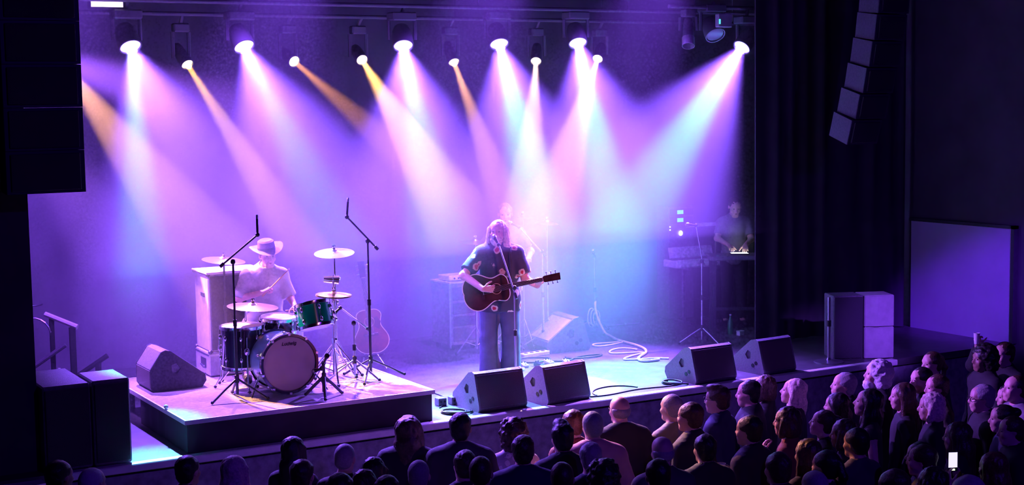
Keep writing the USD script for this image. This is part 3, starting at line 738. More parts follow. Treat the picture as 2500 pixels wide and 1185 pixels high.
# ------------------------------------------------------------------ acoustic guitar
def guitar(label, body_mat, top_mat, neck_mat, loc, Mrot, strap=False):
    """local axes: x along the neck, y up across the body, z out of the top; origin at the sound hole"""
    t = thing('acoustic_guitar', label, 'guitar')
    X = np.eye(4)
    X[:3, :3] = Mrot
    X[:3, 3] = loc
    half = bez([(-0.33, 0), (-0.325, 0.1), (-0.25, 0.185), (-0.17, 0.2), (-0.07, 0.155), (0.0, 0.125), (0.06, 0.137), (0.11, 0.145), (0.155, 0.11), (0.17, 0.04), (0.17, 0.0)], 60)
    out = Polygon(np.vstack([half, (half * [1, -1])[::-1]])).buffer(0)

    def p(n, m, mt, l=None, smooth=False, parent=t):
        m = m.copy()
        m.apply_transform(X)
        return part(parent, n, m, mt, l, smooth)
    p('body', at(prism(out, 0.1), (0, 0, -0.105)), body_mat, smooth=40)
    p('soundboard', at(prism(out.buffer(-0.006).difference(Point(0.03, 0).buffer(0.05)), 0.004), (0, 0, -0.0045)), top_mat)
    p('binding', at(prism(out.buffer(0.0035).difference(out.buffer(-0.006)), 0.01), (0, 0, -0.0085)), M['ivory'], 'pale edge binding')
    p('sound_hole', at(disc(0.049, 0.002), (0.03, 0, -0.008)), M['black'])
    p('rosette', at(ring(0.056, 0.004, 32, 6), (0.03, 0, 0.0)), M['wood_pale'])
    p('pickguard', at(prism(Polygon([(0.0, -0.055), (0.06, -0.058), (0.075, -0.09), (0.02, -0.12), (-0.06, -0.1), (-0.03, -0.06)]).buffer(0.008), 0.002), (0, 0, 0.0005)), M['wood_dark'])
    p('bridge', cbox((-0.135, -0.085, 0.0), (-0.105, 0.085, 0.012), 0.003), M['wood_dark'])
    p('saddle', box((-0.118, -0.037, 0.012), (-0.114, 0.037, 0.016)), M['ivory'])
    nk = Polygon([(0.12, -0.029), (0.545, -0.022), (0.545, 0.022), (0.12, 0.029)])
    n1 = prism(nk, 0.022)
    p('neck', at(n1, (0, 0, -0.018)), neck_mat)
    p('fretboard', at(prism(Polygon([(0.08, -0.029), (0.545, -0.022), (0.545, 0.022), (0.08, 0.029)]), 0.006), (0, 0, 0.0045)), M['wood_dark'])
    hd = prism(Polygon([(0.545, -0.022), (0.56, -0.033), (0.73, -0.037), (0.735, 0.037), (0.56, 0.033), (0.545, 0.022)]).buffer(0.002), 0.016)
    p('headstock', at(hd, (0, 0, -0.014)), M['wood_dark'])
    p('nut', box((0.541, -0.022, 0.0105), (0.546, 0.022, 0.014)), M['ivory'])
    for k in range(3):
        for s in (-1, 1):
            xx = 0.59 + 0.05 * k
            p('tuning_peg', cat(rod((xx, s * 0.02, -0.006), (xx, s * 0.058, -0.006), 0.004, 8), ball((xx, s * 0.064, -0.006), (0.011, 0.008, 0.009), 1)), M['chrome'])
    for k in range(6):
        q = (k - 2.5)
        p('string', rod((-0.116, q * 0.0125, 0.017), (0.545, q * 0.0072, 0.014), 0.0011, 5), M['steel'])
    return t


# the second guitar on its stand
gst = thing('guitar_stand', 'small tubular stand holding the guitar behind the drum platform', 'stand', (-0.79, 2.9, 1.2))
part(gst, 'leg', tube([(0.0, 0.06, 0.36), (-0.16, -0.1, 0.02)], 0.01), M['steel'])
part(gst, 'leg', tube([(0.0, 0.06, 0.36), (0.16, -0.1, 0.02)], 0.01), M['steel'])
part(gst, 'leg', tube([(0.0, 0.06, 0.36), (0.0, 0.22, 0.02)], 0.01), M['steel'])
part(gst, 'yoke', tube([(-0.12, -0.14, 0.2), (-0.12, -0.03, 0.17), (0.12, -0.03, 0.17), (0.12, -0.14, 0.2)], 0.01), M['black'])
part(gst, 'upright', rod((0, 0.06, 0.36), (0, 0.1, 0.62), 0.011), M['steel'])
yaw = math.radians(-18)
g_up = A([-0.03, 0.22, 1.0]) / np.linalg.norm([-0.03, 0.22, 1.0])
g_out = A([math.sin(yaw), -math.cos(yaw), 0.2])
g_out = g_out - g_up * (g_out @ g_up)
g_out /= np.linalg.norm(g_out)
guitar('reddish acoustic guitar standing upright behind the right end of the drum platform', M['wood_red'], M['wood_red'], M['wood_pale'], (-0.79, 2.88, 1.74), np.stack([g_up, np.cross(g_out, g_up), g_out], 1))

# ------------------------------------------------------------------ keyboard rig on the right
kb = thing('keyboard', 'long keyboard on a stand in the dim right part of the stage', 'keyboard', (4.08, 3.55, 1.98), -3)
part(kb, 'body', cbox((0, 0, 0), (0.86, 0.34, 0.1), 0.012), M['keys_white'])
part(kb, 'key_bed', cbox((0.04, -0.03, 0.02), (0.82, -0.0005, 0.05), 0.004), M['white_plastic'])
part(kb, 'control_panel', cbox((0.03, 0.14, 0.1005), (0.83, 0.32, 0.108), 0.003), M['cab'])
part(kb, 'music_rest', at(cbox((0.1, 0, 0), (0.82, 0.012, 0.16), 0.004), (0, 0.32, 0.1), rx=-15), M['keys_white'])
ks = thing('keyboard_stand', 'two-legged stand under the keyboard at the right', 'stand', (4.08, 3.55, 1.2), -3)
for xx in (0.2, 0.66):
    part(ks, 'upright', box((xx, 0.14, 0.03), (xx + 0.04, 0.18, 0.77)), M['steel'])
    part(ks, 'foot', box((xx - 0.01, -0.05, 0), (xx + 0.05, 0.4, 0.03)), M['steel'])
    part(ks, 'support_arm', box((xx, 0.0, 0.745), (xx + 0.04, 0.34, 0.777)), M['steel'])
part(ks, 'crossbar', box((0.24, 0.15, 0.3), (0.66, 0.17, 0.33)), M['steel'])
rr = thing('equipment_rack', 'tall narrow dark rack behind the keyboard with two lit cyan displays', 'rack', (4.26, 3.98, 1.2), -8)
part(rr, 'body', cbox((0, 0, 0.02), (0.4, 0.36, 1.6), 0.01), M['cab'])
for k, zz in enumerate((1.36, 1.47)):
    u_ = part(rr, 'receiver', cbox((0.02, -0.012, zz), (0.38, -0.001, zz + 0.085), 0.003), M['black'])
    part(u_, 'display', box((0.13, -0.015, zz + 0.015), (0.225, -0.0125, zz + 0.07)), M['led_cyan'], 'glowing cyan display')
part(rr, 'lamp', ball((0.18, -0.02, 1.22), (0.03, 0.018, 0.035), 2), M['led_white'], 'small round white lamp')
for xx in (0.0, 0.03):
    part(rr, 'indicator', ball((0.02, -0.008, 1.27 + xx * 1.4), 0.008, 1), M['led_white'])
shb = thing('shelf_bar', 'thin horizontal bar on a stand behind the boom microphone, in the dim right wing', 'bar', (4.08, 3.3, 1.2), -3)
part(shb, 'bar', cbox((0, 0, 1.36), (0.52, 0.05, 1.41), 0.006), M['pale_cab'])
part(shb, 'upright', rod((0.47, 0.03, 0.02), (0.47, 0.03, 1.36), 0.014), M['dark_metal'])
part(shb, 'round_base', at(lathe([(0, 0), (0.13, 0), (0.13, 0.02), (0, 0.03)], 20), (0.47, 0.03, 0)), M['dark_metal'])
gb = thing('bottle', 'green bottle on the floor by the right wing curtain', 'bottle', (4.24, 2.6, 1.2))
part(gb, 'glass', lathe([(0, 0), (0.036, 0), (0.038, 0.01), (0.038, 0.13), (0.03, 0.17), (0.014, 0.2), (0.013, 0.24), (0, 0.24)], 20), M['green_glass'], smooth=40)
part(gb, 'cap', at(lathe([(0, 0), (0.015, 0), (0.015, 0.018), (0, 0.02)], 14), (0, 0, 0.241)), M['white_plastic'])
wb = thing('small_box', 'tiny white box on the floor next to the green bottle', 'box', (4.26, 2.42, 1.2), 10)
part(wb, 'body', cbox((-0.045, -0.03, 0), (0.045, 0.03, 0.05), 0.004), M['white_plastic'])
part(wb, 'lid', cbox((-0.048, -0.033, 0.0505), (0.048, 0.033, 0.062), 0.003), M['white_plastic'])

# ------------------------------------------------------------------ stairs rails, far left
hr = thing('stair_handrail', 'tall dark handrail of the stage stairs at the far left', 'handrail', (-4.0, 4.1, 1.2))
part(hr, 'post', box((-0.115, -0.02, 0), (-0.07, 0.03, 0.76)), M['black'])
part(hr, 'post', box((0.05, -0.23, 0), (0.11, -0.17, 0.66)), M['black'])
tp = A([[-0.15, 0.04, 0.8], [0.13, -0.24, 0.665]])
part(hr, 'top_rail', tube(tp, 0.03, 8), M['edge'], 'pale flat top rail')
part(hr, 'sloping_rail', tube([(-0.42, 0.1, 0.13), (0.02, -0.12, 0.46)], 0.025, 8), M['cab'])
part(hr, 'hook', tube(bez([(-0.4, 0.1, 0.93), (-0.28, 0.05, 0.9), (-0.18, 0.0, 0.92)], 8), 0.01, 6), M['steel'])
part(hr, 'bent_rail', tube(bez([(-0.36, 0.1, 0.74), (-0.22, 0.05, 0.75), (-0.14, 0.0, 0.68), (-0.1, 0.0, 0.5), (-0.1, 0, 0.2)], 14), 0.012, 6), M['steel'])
h2 = thing('stair_handrail', 'short sloping black handrail on the stage behind the left loudspeaker boxes', 'handrail', (-3.75, 4.05, 1.2))
part(h2, 'rail', tube([(-0.22, 0.05, 0.0), (0.22, -0.1, 0.3)], 0.028, 8), M['black'])
part(h2, 'post', rod((0.12, -0.065, 0.0), (0.12, -0.065, 0.22), 0.035, 10), M['black'])
wbt = thing('bottle', 'half-hidden water bottle at the foot of the tall handrail at the far left', 'bottle', (-4.08, 3.9, 1.2))
part(wbt, 'body', lathe([(0, 0), (0.034, 0), (0.035, 0.15), (0.014, 0.2), (0, 0.2)], 18), M['clear_plastic'], smooth=40)
part(wbt, 'cap', at(lathe([(0, 0), (0.016, 0), (0.016, 0.02), (0, 0.02)], 12), (0, 0, 0.201)), M['white_plastic'])

# ------------------------------------------------------------------ cables and pedals
def cable(label, pts, r, m, group=None, z=1.2):
    p = bez(pts, max(12, len(pts) * 9))
    p[:, 2] = np.maximum(p[:, 2], z + r)
    return tag(part(None, 'cable', tube(p, r, 6), M[m], smooth=True), label, 'cable', group)


zf = 1.206
cable('thick pale cable hanging off the rear stand and snaking over the cyan lit floor', [(2.87, 3.72, 1.62), (2.83, 3.6, 1.4), (2.84, 3.42, zf), (2.72, 3.02, zf), (2.68, 2.7, zf), (2.62, 2.3, zf), (2.42, 1.95, zf), (2.16, 1.72, zf), (2.08, 1.56, zf), (2.3, 1.5, zf)], 0.017, 'cable_white')
cable('short loop of pale cable branching left from the snaking cable', [(2.74, 2.98, zf), (2.5, 2.86, zf), (2.25, 2.85, zf), (2.22, 2.75, zf), (2.44, 2.72, zf), (2.72, 2.82, zf)], 0.011, 'cable_white')
cable('pale cable loop in the middle of the snaking cable', [(2.44, 2.0, zf), (2.22, 2.12, zf), (2.1, 2.2, zf), (2.12, 2.28, zf), (2.5, 2.24, zf)], 0.011, 'cable_white')
cable('pale cable loop near the end of the snaking cable', [(2.42, 1.95, zf), (2.1, 1.86, zf), (1.98, 1.74, zf), (2.14, 1.66, zf), (2.3, 1.62, zf), (2.44, 1.5, zf)], 0.012, 'cable_white')
cable('thin dark cable arching over the floor right of the centre monitors', [(0.55, 0.18, zf), (0.72, 0.45, zf), (0.95, 0.5, zf), (1.15, 0.3, zf)], 0.007, 'cable_black')
cable('thin dark cable along the front edge right of the centre monitors', [(0.45, 0.16, zf), (0.75, 0.14, zf), (1.1, 0.2, zf), (1.4, 0.16, zf), (1.66, 0.2, zf)], 0.007, 'cable_black')
cable('coiled cable on the floor left of the third monitor', [(1.62, 0.4, zf), (1.5, 0.3, zf), (1.56, 0.18, zf), (1.68, 0.22, zf + 0.01), (1.62, 0.36, zf + 0.02), (1.5, 0.32, zf + 0.02), (1.52, 0.2, zf + 0.02), (1.7, 0.14, zf)], 0.009, 'cable_black')
cable('tangle of cable on the floor left of the singer\'s monitor', [(-1.2, 0.32, zf), (-1.0, 0.2, zf), (-0.95, 0.32, zf), (-1.1, 0.4, zf + 0.01), (-1.2, 0.26, zf + 0.02), (-0.98, 0.16, zf + 0.01), (-0.9, 0.26, zf)], 0.009, 'cable_black')
cable('thin cable running from the drum platform over the white lit floor', [(-1.3, 1.5, zf), (-0.95, 1.55, zf), (-0.8, 1.2, zf), (-0.9, 0.8, zf), (-1.1, 0.55, zf)], 0.006, 'cable_black')
cable('cable looped on the floor behind the singer', [(0.5, 2.2, zf), (0.8, 2.35, zf), (1.1, 2.2, zf), (1.3, 2.35, zf), (1.1, 2.5, zf + 0.01), (0.8, 2.2, zf + 0.02), (0.6, 2.0, zf)], 0.011, 'cable_black')
cable('cable strewn right of the pedals, reaching towards the cyan light', [(1.2, 2.2, zf), (1.45, 2.1, zf), (1.7, 2.25, zf), (1.95, 2.2, zf), (1.75, 2.1, zf + 0.01), (1.5, 2.3, zf)], 0.011, 'cable_black')
rng = np.random.default_rng(5)


def pedal(label, x, y, rz, m, w=0.075, d=0.12):
    t = thing('effect_pedal', label, 'pedal', (x, y, 1.2), rz)
    b = cbox((-w / 2, -d / 2, 0.004), (w / 2, d / 2, 0.05), 0.006)
    b.vertices[:, 2] -= np.where((b.vertices[:, 2] > 0.03) & (b.vertices[:, 1] < 0), 0.016, 0)
    part(t, 'case', b, m)
    part(t, 'foot_switch', at(lathe([(0, 0), (0.011, 0), (0.009, 0.014), (0, 0.016)], 10), (0, -d * 0.3, 0.032)), M['chrome'])
    for k in (-1, 1):
        part(t, 'knob', at(lathe([(0, 0), (0.009, 0), (0.007, 0.014), (0, 0.014)], 10), (k * w * 0.25, d * 0.28, 0.05)), M['black'])
    return t


for (x, y, rz, m, l) in ((0.62, 1.9, 20, 'white_plastic', 'white effect pedal right behind the singer\'s legs, nearest to them'), (0.78, 2.05, -10, 'case', 'grey effect pedal, second from the singer in the pedal cluster'), (0.95, 2.0, 15, 'drum_black', 'black effect pedal in the middle of the pedal cluster right of the singer'),
                         (1.12, 2.06, 5, 'white_plastic', 'white effect pedal, rightmost but one of the cluster'), (1.3, 1.96, -12, 'case', 'grey effect pedal at the right end of the cluster')):
    pedal(l, x, y, rz, M[m])
pb = thing('power_strip', 'flat white power strip in front of the hazy rear monitor', 'power strip', (1.26, 2.62, 1.2), 8)
part(pb, 'body', cbox((-0.2, -0.05, 0), (0.2, 0.05, 0.05), 0.006), M['white_plastic'])
for k in range(4):
    part(pb, 'socket', at(disc(0.026, 0.003, 16), (-0.13 + 0.087 * k, 0, 0.0495)), M['black'])
for x, y, l in ((-1.02, 0.68, 'small dark stage box on the floor right of the drum platform, left one of two'), (-0.88, 0.66, 'small dark stage box on the floor beside the singer\'s monitor, right one of two')):
    t = thing('stage_box', l, 'box', (x, y, 1.2))
    part(t, 'body', cbox((-0.045, -0.05, 0), (0.045, 0.05, 0.08), 0.006), M['cab'])
    for k in (-1, 1):
        part(t, 'socket', along(disc(0.012, 0.004, 12), (k * 0.02, -0.054, 0.045), (0, 1, 0)), M['black_gloss'])
lb = thing('lying_stand', 'folded stand lying on the floor at the back, right of the rear microphone stand', 'stand', (3.1, 4.05, 1.2))
part(lb, 'pole', tube([(0.0, 0.0, 0.02), (0.62, -0.12, 0.02)], 0.016, 8), M['steel'])
part(lb, 'leg', tube([(-0.02, 0.0, 0.02), (-0.1, 0.1, 0.09), (-0.2, 0.06, 0.1)], 0.012, 6), M['steel'])
part(lb, 'leg', tube([(0.0, 0.02, 0.02), (-0.08, -0.06, 0.02)], 0.012, 6), M['steel'])
for k in range(3):
    q = 0.09 + 0.012 * k
    cc = [(2.86 + q * 0.55 * math.cos(a) - 0.02 * k, 3.68 + 0.03 * k, 1.4 + q * 1.1 * math.sin(a)) for a in np.linspace(0, 6.2, 14)]
    cable(('innermost', 'middle', 'outermost')[k] + ' of the three pale cable coils hung on the rear microphone stand', cc, 0.008, 'cable_white')

# ------------------------------------------------------------------ lamps
def lamp_head(t, P0, d, R, L, lens_m, yoke=True, dz=0.42):
    """parts of a moving head whose lens centre is at P0 and which points along d; coordinates relative to P0"""
    d = A(d, float) / np.linalg.norm(d)
    part(t, 'head', along(lathe([(0, -L), (R * 0.7, -L), (R * 0.86, -L * 0.8), (R, -L * 0.25), (R, 0.02), (R * 0.9, 0.02), (R * 0.9, -0.01), (0, -0.01)], 28), (0, 0, 0), d), M['lamp_body'], smooth=35)
    part(t, 'lens', along(lathe([(0, 0.0), (R * 0.89, 0.0), (R * 0.8, 0.008), (0, 0.016)], 28), (0, 0, 0), d), M[lens_m], smooth=True)
    c = -d * L * 0.5
    sx = np.cross(d, [0, 0, 1.0])
    sx /= np.linalg.norm(sx)
    top = max(c[2] + R + 0.06, dz - 0.2)
    for s in (-1, 1):
        a = c + sx * s * (R + 0.03)
        part(t, 'yoke_arm', tube([a + A([0, 0, -0.04]), a, A([a[0], a[1], top])], 0.022, 6), M['lamp_body'])
    part(t, 'base', cbox(A([c[0] - R * 1.25, c[1] - R * 0.8, top]), A([c[0] + R * 1.25, c[1] + R * 0.8, top + 0.1]), 0.015), M['lamp_body'])
    part(t, 'hook_clamp', tube([(c[0], c[1], top + 0.09), (c[0], c[1] * 0.5, max(top + 0.12, dz - 0.05)), (c[0], 0, dz)], 0.022, 8), M['lamp_body'])


wl = ['large purple wash lamp at the far left of the lamp row, blazing white', 'large purple wash lamp, second from the left, tilted lens', 'large purple wash lamp in the middle of the lamp row, above the amber beams',
      'large purple wash lamp with a bright cyan core, above the singer', 'large purple wash lamp at the right end of the row, cyan under the lens']
for (P0, T, pw, T2, cw, half, half2), l in zip(WASHES, wl):
    t = thing('stage_lamp', l, 'stage lamp', P0)
    d = A(T) - A(P0)
    d = d / np.linalg.norm(d)
    lamp_head(t, P0, d, 0.125, 0.26, 'lens_wash', dz=PIPE_Z - P0[2])
    q = str(t.GetPath())
    spot_light(q + '/wash_light', d * 0.05, d * 2, PURPLE, pw, half, 0.9, 0.06)
    spot_light(q + '/core_light', d * 0.05, A(T2) - A(P0), CYAN, cw, half2, 1.0, 0.05)
bl = ['narrow amber spot lamp hidden behind the left hanging loudspeakers', 'narrow spot lamp above the drummer with a yellow beam', 'narrow spot lamp whose orange beam slants right, second of the small lamps',
      'narrow spot lamp with yellow beam, left of the middle wash lamp', 'narrow spot lamp with thin pink-orange beam, upper left of the singer', 'narrow spot lamp with white beam, right above the singer', 'rightmost narrow spot lamp with white beam slanting left']
for (P0, T, pw, half, col), l in zip(BEAMS, bl):
    t = thing('spot_lamp', l, 'stage lamp', P0)
    d = A(T) - A(P0)
    d = d / np.linalg.norm(d)
    lamp_head(t, P0, d, 0.075, 0.3, 'lens_beam', dz=PIPE_Z - 0.1 - P0[2])
    spot_light(str(t.GetPath()) + '/spot_light', d * 0.05, d * 2, col, pw, half, 0.25, 0.03)
P0, T, pw, cw, half = SIDE
t = thing('stage_lamp', 'side lamp at the wing curtain\'s edge, throwing a cyan beam down to the left', 'stage lamp', P0)
d = A(T) - A(P0)
d = d / np.linalg.norm(d)
lamp_head(t, P0, d, 0.12, 0.26, 'lens_wash', dz=PIPE_Z - P0[2])
spot_light(str(t.GetPath()) + '/wash_light', d * 0.05, d * 2, PURPLE, pw, half, 0.7, 0.06)
spot_light(str(t.GetPath()) + '/core_light', d * 0.05, d * 2, CYAN, cw, 12, 1.0, 0.05)
for P0, d, l in (((3.5, 2.5, 5.06), (-0.3, -0.4, -0.9), 'unlit slim lamp hanging in the dark, upper right of the lamp row'), ((3.92, 2.5, 5.08), (-0.1, -0.6, -0.7), 'unlit square lamp with a tiny cyan light, upper right near the curtain')):
    t = thing('stage_lamp', l, 'stage lamp', P0)
    lamp_head(t, P0, d, 0.07 if P0[0] < 3.7 else 0.13, 0.24, 'lens_dead', dz=PIPE_Z - P0[2])
    if P0[0] > 3.7:
        part(t, 'display', cbox((-0.1, -0.2, 0.08), (0.12, -0.125, 0.25), 0.01), M['pale_cab'], 'pale housing')
        part(t, 'indicator', box((-0.095, -0.206, 0.12), (-0.07, -0.2005, 0.18)), M['led_cyan'], 'tiny glowing cyan light')
    else:
        part(t, 'lens_hood', along(lathe([(0.075, 0), (0.08, 0), (0.08, 0.12), (0.075, 0.12), (0.075, 0)], 20), A(d) * 0.03, d), M['pale_cab'])
t = thing('led_panel', 'bright lilac rectangular lamp cut off by the top edge, top left', 'stage lamp', (-3.52, 3.4, 5.51))
part(t, 'housing', cbox((-0.19, 0.0, -0.19), (0.19, 0.08, 0.19), 0.01), M['black'])
part(t, 'panel', box((-0.17, -0.006, -0.17), (0.17, -0.0005, 0.17)), M['lens_panel'])
part(t, 'bracket', rod((0, 0.04, 0.19), (0, 0.04, 0.5), 0.02, 8), M['dark_metal'])
for y0, z0, l in ((3.4, PIPE_Z, 'front horizontal pipe carrying the wash lamps'), (4.0, PIPE_Z - 0.1, 'rear horizontal pipe carrying the narrow spot lamps'), (2.5, PIPE_Z, 'short pipe end carrying the lamps by the wing curtain')):
    x0 = -6.0 if y0 > 3 else 3.2
    t = thing('lighting_pipe', l, 'pipe', (0, y0, z0))
    part(t, 'tube', rod((x0, 0, 0), (6.3, 0, 0), 0.025, 10), M['lamp_body'], smooth=40)
    for xx in np.arange(x0 + 0.4, 6.3, 2.2):
        part(t, 'hanger', rod((xx, 0, 0.02), (xx, 0, 7.5 - z0), 0.008, 6), M['lamp_body'])
for k, (P0, T, col, pw, half) in enumerate(FRONT + FLOODS):
    spot_light(f'/World/house_light_{k:03d}', P0, T, col, pw, half, 1.0, 0.08)

# ================================================================== people
class Field:
    """a signed distance field on a rectilinear grid with local smooth unions"""

    def __init__(s, ax, ay, az):
        s.ax, s.ay, s.az = [A(a, np.float32) for a in (ax, ay, az)]
        s.F = np.full((len(ax), len(ay), len(az)), 0.12, np.float32)

    def put(s, lo, hi, fn, k, op='add', pad=0.02):
        sl = []
        for a, l, h in zip((s.ax, s.ay, s.az), lo, hi):
            i, j = np.searchsorted(a, l - pad - k), np.searchsorted(a, h + pad + k)
            if j <= i:
                return
            sl.append(slice(int(i), int(j)))
        X, Y, W = s.ax[sl[0], None, None], s.ay[None, sl[1], None], s.az[None, None, sl[2]]
        d = fn(X, Y, W)
        F = s.F[tuple(sl)]
        if op == 'add':
            h = np.clip(k - np.abs(F - d), 0, None) / max(k, 1e-6)
            F[...] = np.minimum(F, d) - h * h * k * 0.25
        else:
            d = -d
            h = np.clip(k - np.abs(F - d), 0, None) / max(k, 1e-6)
            F[...] = np.maximum(F, d) + h * h * k * 0.25

    def cap(s, a, b, ra, rb=None, k=0.02, op='add', cut=False):
        a, b = A(a, float), A(b, float)
        rb = ra if rb is None else rb
        ba = b - a
        L2 = max(float(ba @ ba), 1e-9)
        n = ba / math.sqrt(L2)
        R = max(ra, rb)

        def fn(X, Y, W):
            px, py, pz = X - a[0], Y - a[1], W - a[2]
            t = np.clip((px * ba[0] + py * ba[1] + pz * ba[2]) / L2, 0, 1)
            d = np.sqrt((px - t * ba[0]) ** 2 + (py - t * ba[1]) ** 2 + (pz - t * ba[2]) ** 2) - (ra + (rb - ra) * t)
            if cut:
                d = np.maximum(d, (X - b[0]) * n[0] + (Y - b[1]) * n[1] + (W - b[2]) * n[2])
            return d
        s.put(np.minimum(a, b) - R, np.maximum(a, b) + R, fn, k, op)

    def ell(s, c, r, k=0.02, R=None, op='add'):
        c, r = A(c, float), A(r, float)
        R = np.eye(3) if R is None else R

        def fn(X, Y, W):
            p = [X - c[0], Y - c[1], W - c[2]]
            q = [(p[0] * R[0, i] + p[1] * R[1, i] + p[2] * R[2, i]) / r[i] for i in range(3)]
            k0 = np.sqrt(q[0] ** 2 + q[1] ** 2 + q[2] ** 2)
            k1 = np.sqrt((q[0] / r[0]) ** 2 + (q[1] / r[1]) ** 2 + (q[2] / r[2]) ** 2)
            return np.where(k1 > 1e-6, k0 * (k0 - 1) / np.maximum(k1, 1e-6), -r.min())
        m = np.sqrt(((R * r) ** 2).sum(1))
        s.put(c - m, c + m, fn, k, op)

    def halfspace(s, p, n):
        """keeps the side that n points away from"""
        n = A(n, float) / np.linalg.norm(n)
        d = (s.ax[:, None, None] - p[0]) * n[0] + (s.ay[None, :, None] - p[1]) * n[1] + (s.az[None, None, :] - p[2]) * n[2]
        np.maximum(s.F, d, out=s.F)

    def mesh(s):
        F = s.F.copy()
        for ax_ in range(3):
            sl = [slice(None)] * 3
            for e in (0, -1):
                sl[ax_] = e
                F[tuple(sl)] = np.maximum(F[tuple(sl)], 0.01)
        S = F < 0
        c = np.zeros(A(F.shape) - 1, np.int8)
        for o in np.ndindex(2, 2, 2):
            c += S[o[0]:F.shape[0] - 1 + o[0], o[1]:F.shape[1] - 1 + o[1], o[2]:F.shape[2] - 1 + o[2]]
        act = (c > 0) & (c < 8)
        idx = np.full(act.shape, -1, np.int64)
        ijk = np.argwhere(act)
        idx[act] = np.arange(len(ijk))
        V = {o: F[ijk[:, 0] + o[0], ijk[:, 1] + o[1], ijk[:, 2] + o[2]] for o in np.ndindex(2, 2, 2)}
        tot, cnt = np.zeros((len(ijk), 3)), np.zeros(len(ijk))
        for a in np.ndindex(2, 2, 2):
            for ax_ in range(3):
                if a[ax_] == 0:
                    b = list(a)
                    b[ax_] = 1
                    va, vb = V[a], V[tuple(b)]
                    m = (va < 0) != (vb < 0)
                    t = va[m] / (va[m] - vb[m])
                    p = np.tile(A(a, float), (m.sum(), 1))
                    p[:, ax_] = t
                    tot[m] += p
                    cnt[m] += 1
        fr = tot / cnt[:, None]
        v = np.empty_like(fr)
        for d, g in enumerate((s.ax, s.ay, s.az)):
            i = ijk[:, d]
            v[:, d] = g[i] + fr[:, d] * (g[i + 1] - g[i])
        quads = []
        for ax_ in range(3):
            o1, o2 = [(1, 2), (2, 0), (0, 1)][ax_]
            lo = [slice(1, -1)] * 3
            lo[ax_] = slice(0, -1)
            hi = list(lo)
            hi[ax_] = slice(1, None)
            a, b = S[tuple(lo)], S[tuple(hi)]
            e = np.argwhere(a != b)
            sgn = a[a != b]
            off = A([1, 1, 1])
            off[ax_] = 0
            e = e + off

            def cell(d1, d2):
                q = e.copy()
                q[:, o1] -= d1
                q[:, o2] -= d2
                return idx[q[:, 0], q[:, 1], q[:, 2]]
            q = np.stack([cell(1, 1), cell(0, 1), cell(0, 0), cell(1, 0)], 1)
            q[~sgn] = q[~sgn][:, ::-1]
            quads.append(q)
        q = np.vstack(quads)
        q = q[(q >= 0).all(1)]
        return trimesh.Trimesh(v, np.vstack([q[:, [0, 1, 2]], q[:, [0, 2, 3]]]), process=False)


def axis(lo, hi, coarse, fine=()):
    """grid coordinates from lo to hi; fine: (from, to, step) stretches"""
    x, out = lo, []
    while x < hi:
        out.append(x)
        st = coarse
        for a, b, s_ in fine:
            if a <= x < b:
                st = min(st, s_)
        x += st
    return out + [hi]


def grid_for(pts, pad, coarse, fines=((), (), ())):
    p = A(pts)
    lo, hi = p.min(0) - pad, p.max(0) + pad
    return Field(*[axis(lo[k], hi[k], coarse, fines[k]) for k in range(3)])


def rot(yaw=0, pitch=0, roll=0):
    return trimesh.transformations.euler_matrix(math.radians(pitch), math.radians(roll), math.radians(yaw), 'sxyz')[:3, :3]


def standing(**kw):
    """joints of a 1.75 m figure that faces +y; its right hand is at +x"""
    J = dict(pelvis=(0, 0, 0.96), chest=(0, 0, 1.29), neck=(0, -0.015, 1.46), head=(0, 0.015, 1.635),
             shR=(0.16, -0.012, 1.395), shL=(-0.16, -0.012, 1.395), elR=(0.235, -0.04, 1.14), elL=(-0.235, -0.04, 1.14), wrR=(0.25, 0.05, 0.9), wrL=(-0.25, 0.05, 0.9),
             hipR=(0.09, 0, 0.93), hipL=(-0.09, 0, 0.93), knR=(0.1, 0.02, 0.5), knL=(-0.1, 0.02, 0.5), anR=(0.11, -0.02, 0.085), anL=(-0.11, -0.02, 0.085),
             toR=(0.13, 0.14, 0.035), toL=(-0.13, 0.14, 0.035), build=1.0, yaw=0, pitch=0, roll=0, beard=False,
             handR=((0, 0.1, -1), (-1, 0, 0), 25), handL=((0, 0.1, -1), (1, 0, 0), 25))   # direction, palm normal, curl in degrees
    J.update(kw)
    return {k: (A(v, float) if isinstance(v, tuple) and len(v) == 3 and np.ndim(v[0]) == 0 else v) for k, v in J.items()}


def torso_frame(J):
    x = J['shR'] - J['shL']
    x /= np.linalg.norm(x)
    z = J['neck'] - J['pelvis']
    z -= x * (z @ x)
    z /= np.linalg.norm(z)
    return np.stack([x, np.cross(z, x), z], 1)


def put_torso(F, J, g=0.0, arms=None, k=0.05, loose=0.0):
    b = J['build']
    R = torso_frame(J)
    w = (J['pelvis'] + J['chest']) / 2
    F.ell(J['pelvis'] - R[:, 2] * 0.02, A([0.163, 0.118, 0.13]) * b + g + loose, k, R)
    F.ell(w, A([0.145, 0.105, 0.19]) * b + g + loose, k, R)
    F.ell(J['chest'] + R[:, 2] * 0.01, A([0.16, 0.118, 0.19]) * b + g, k, R)
    F.cap(J['shR'], J['shL'], 0.058 * b + g, k=k)
    for s in ('R', 'L'):
        F.cap(J['sh' + s], J['neck'] + R[:, 2] * 0.035 - R[:, 1] * 0.01, 0.05 * b + g, 0.046 + g, k=0.05)


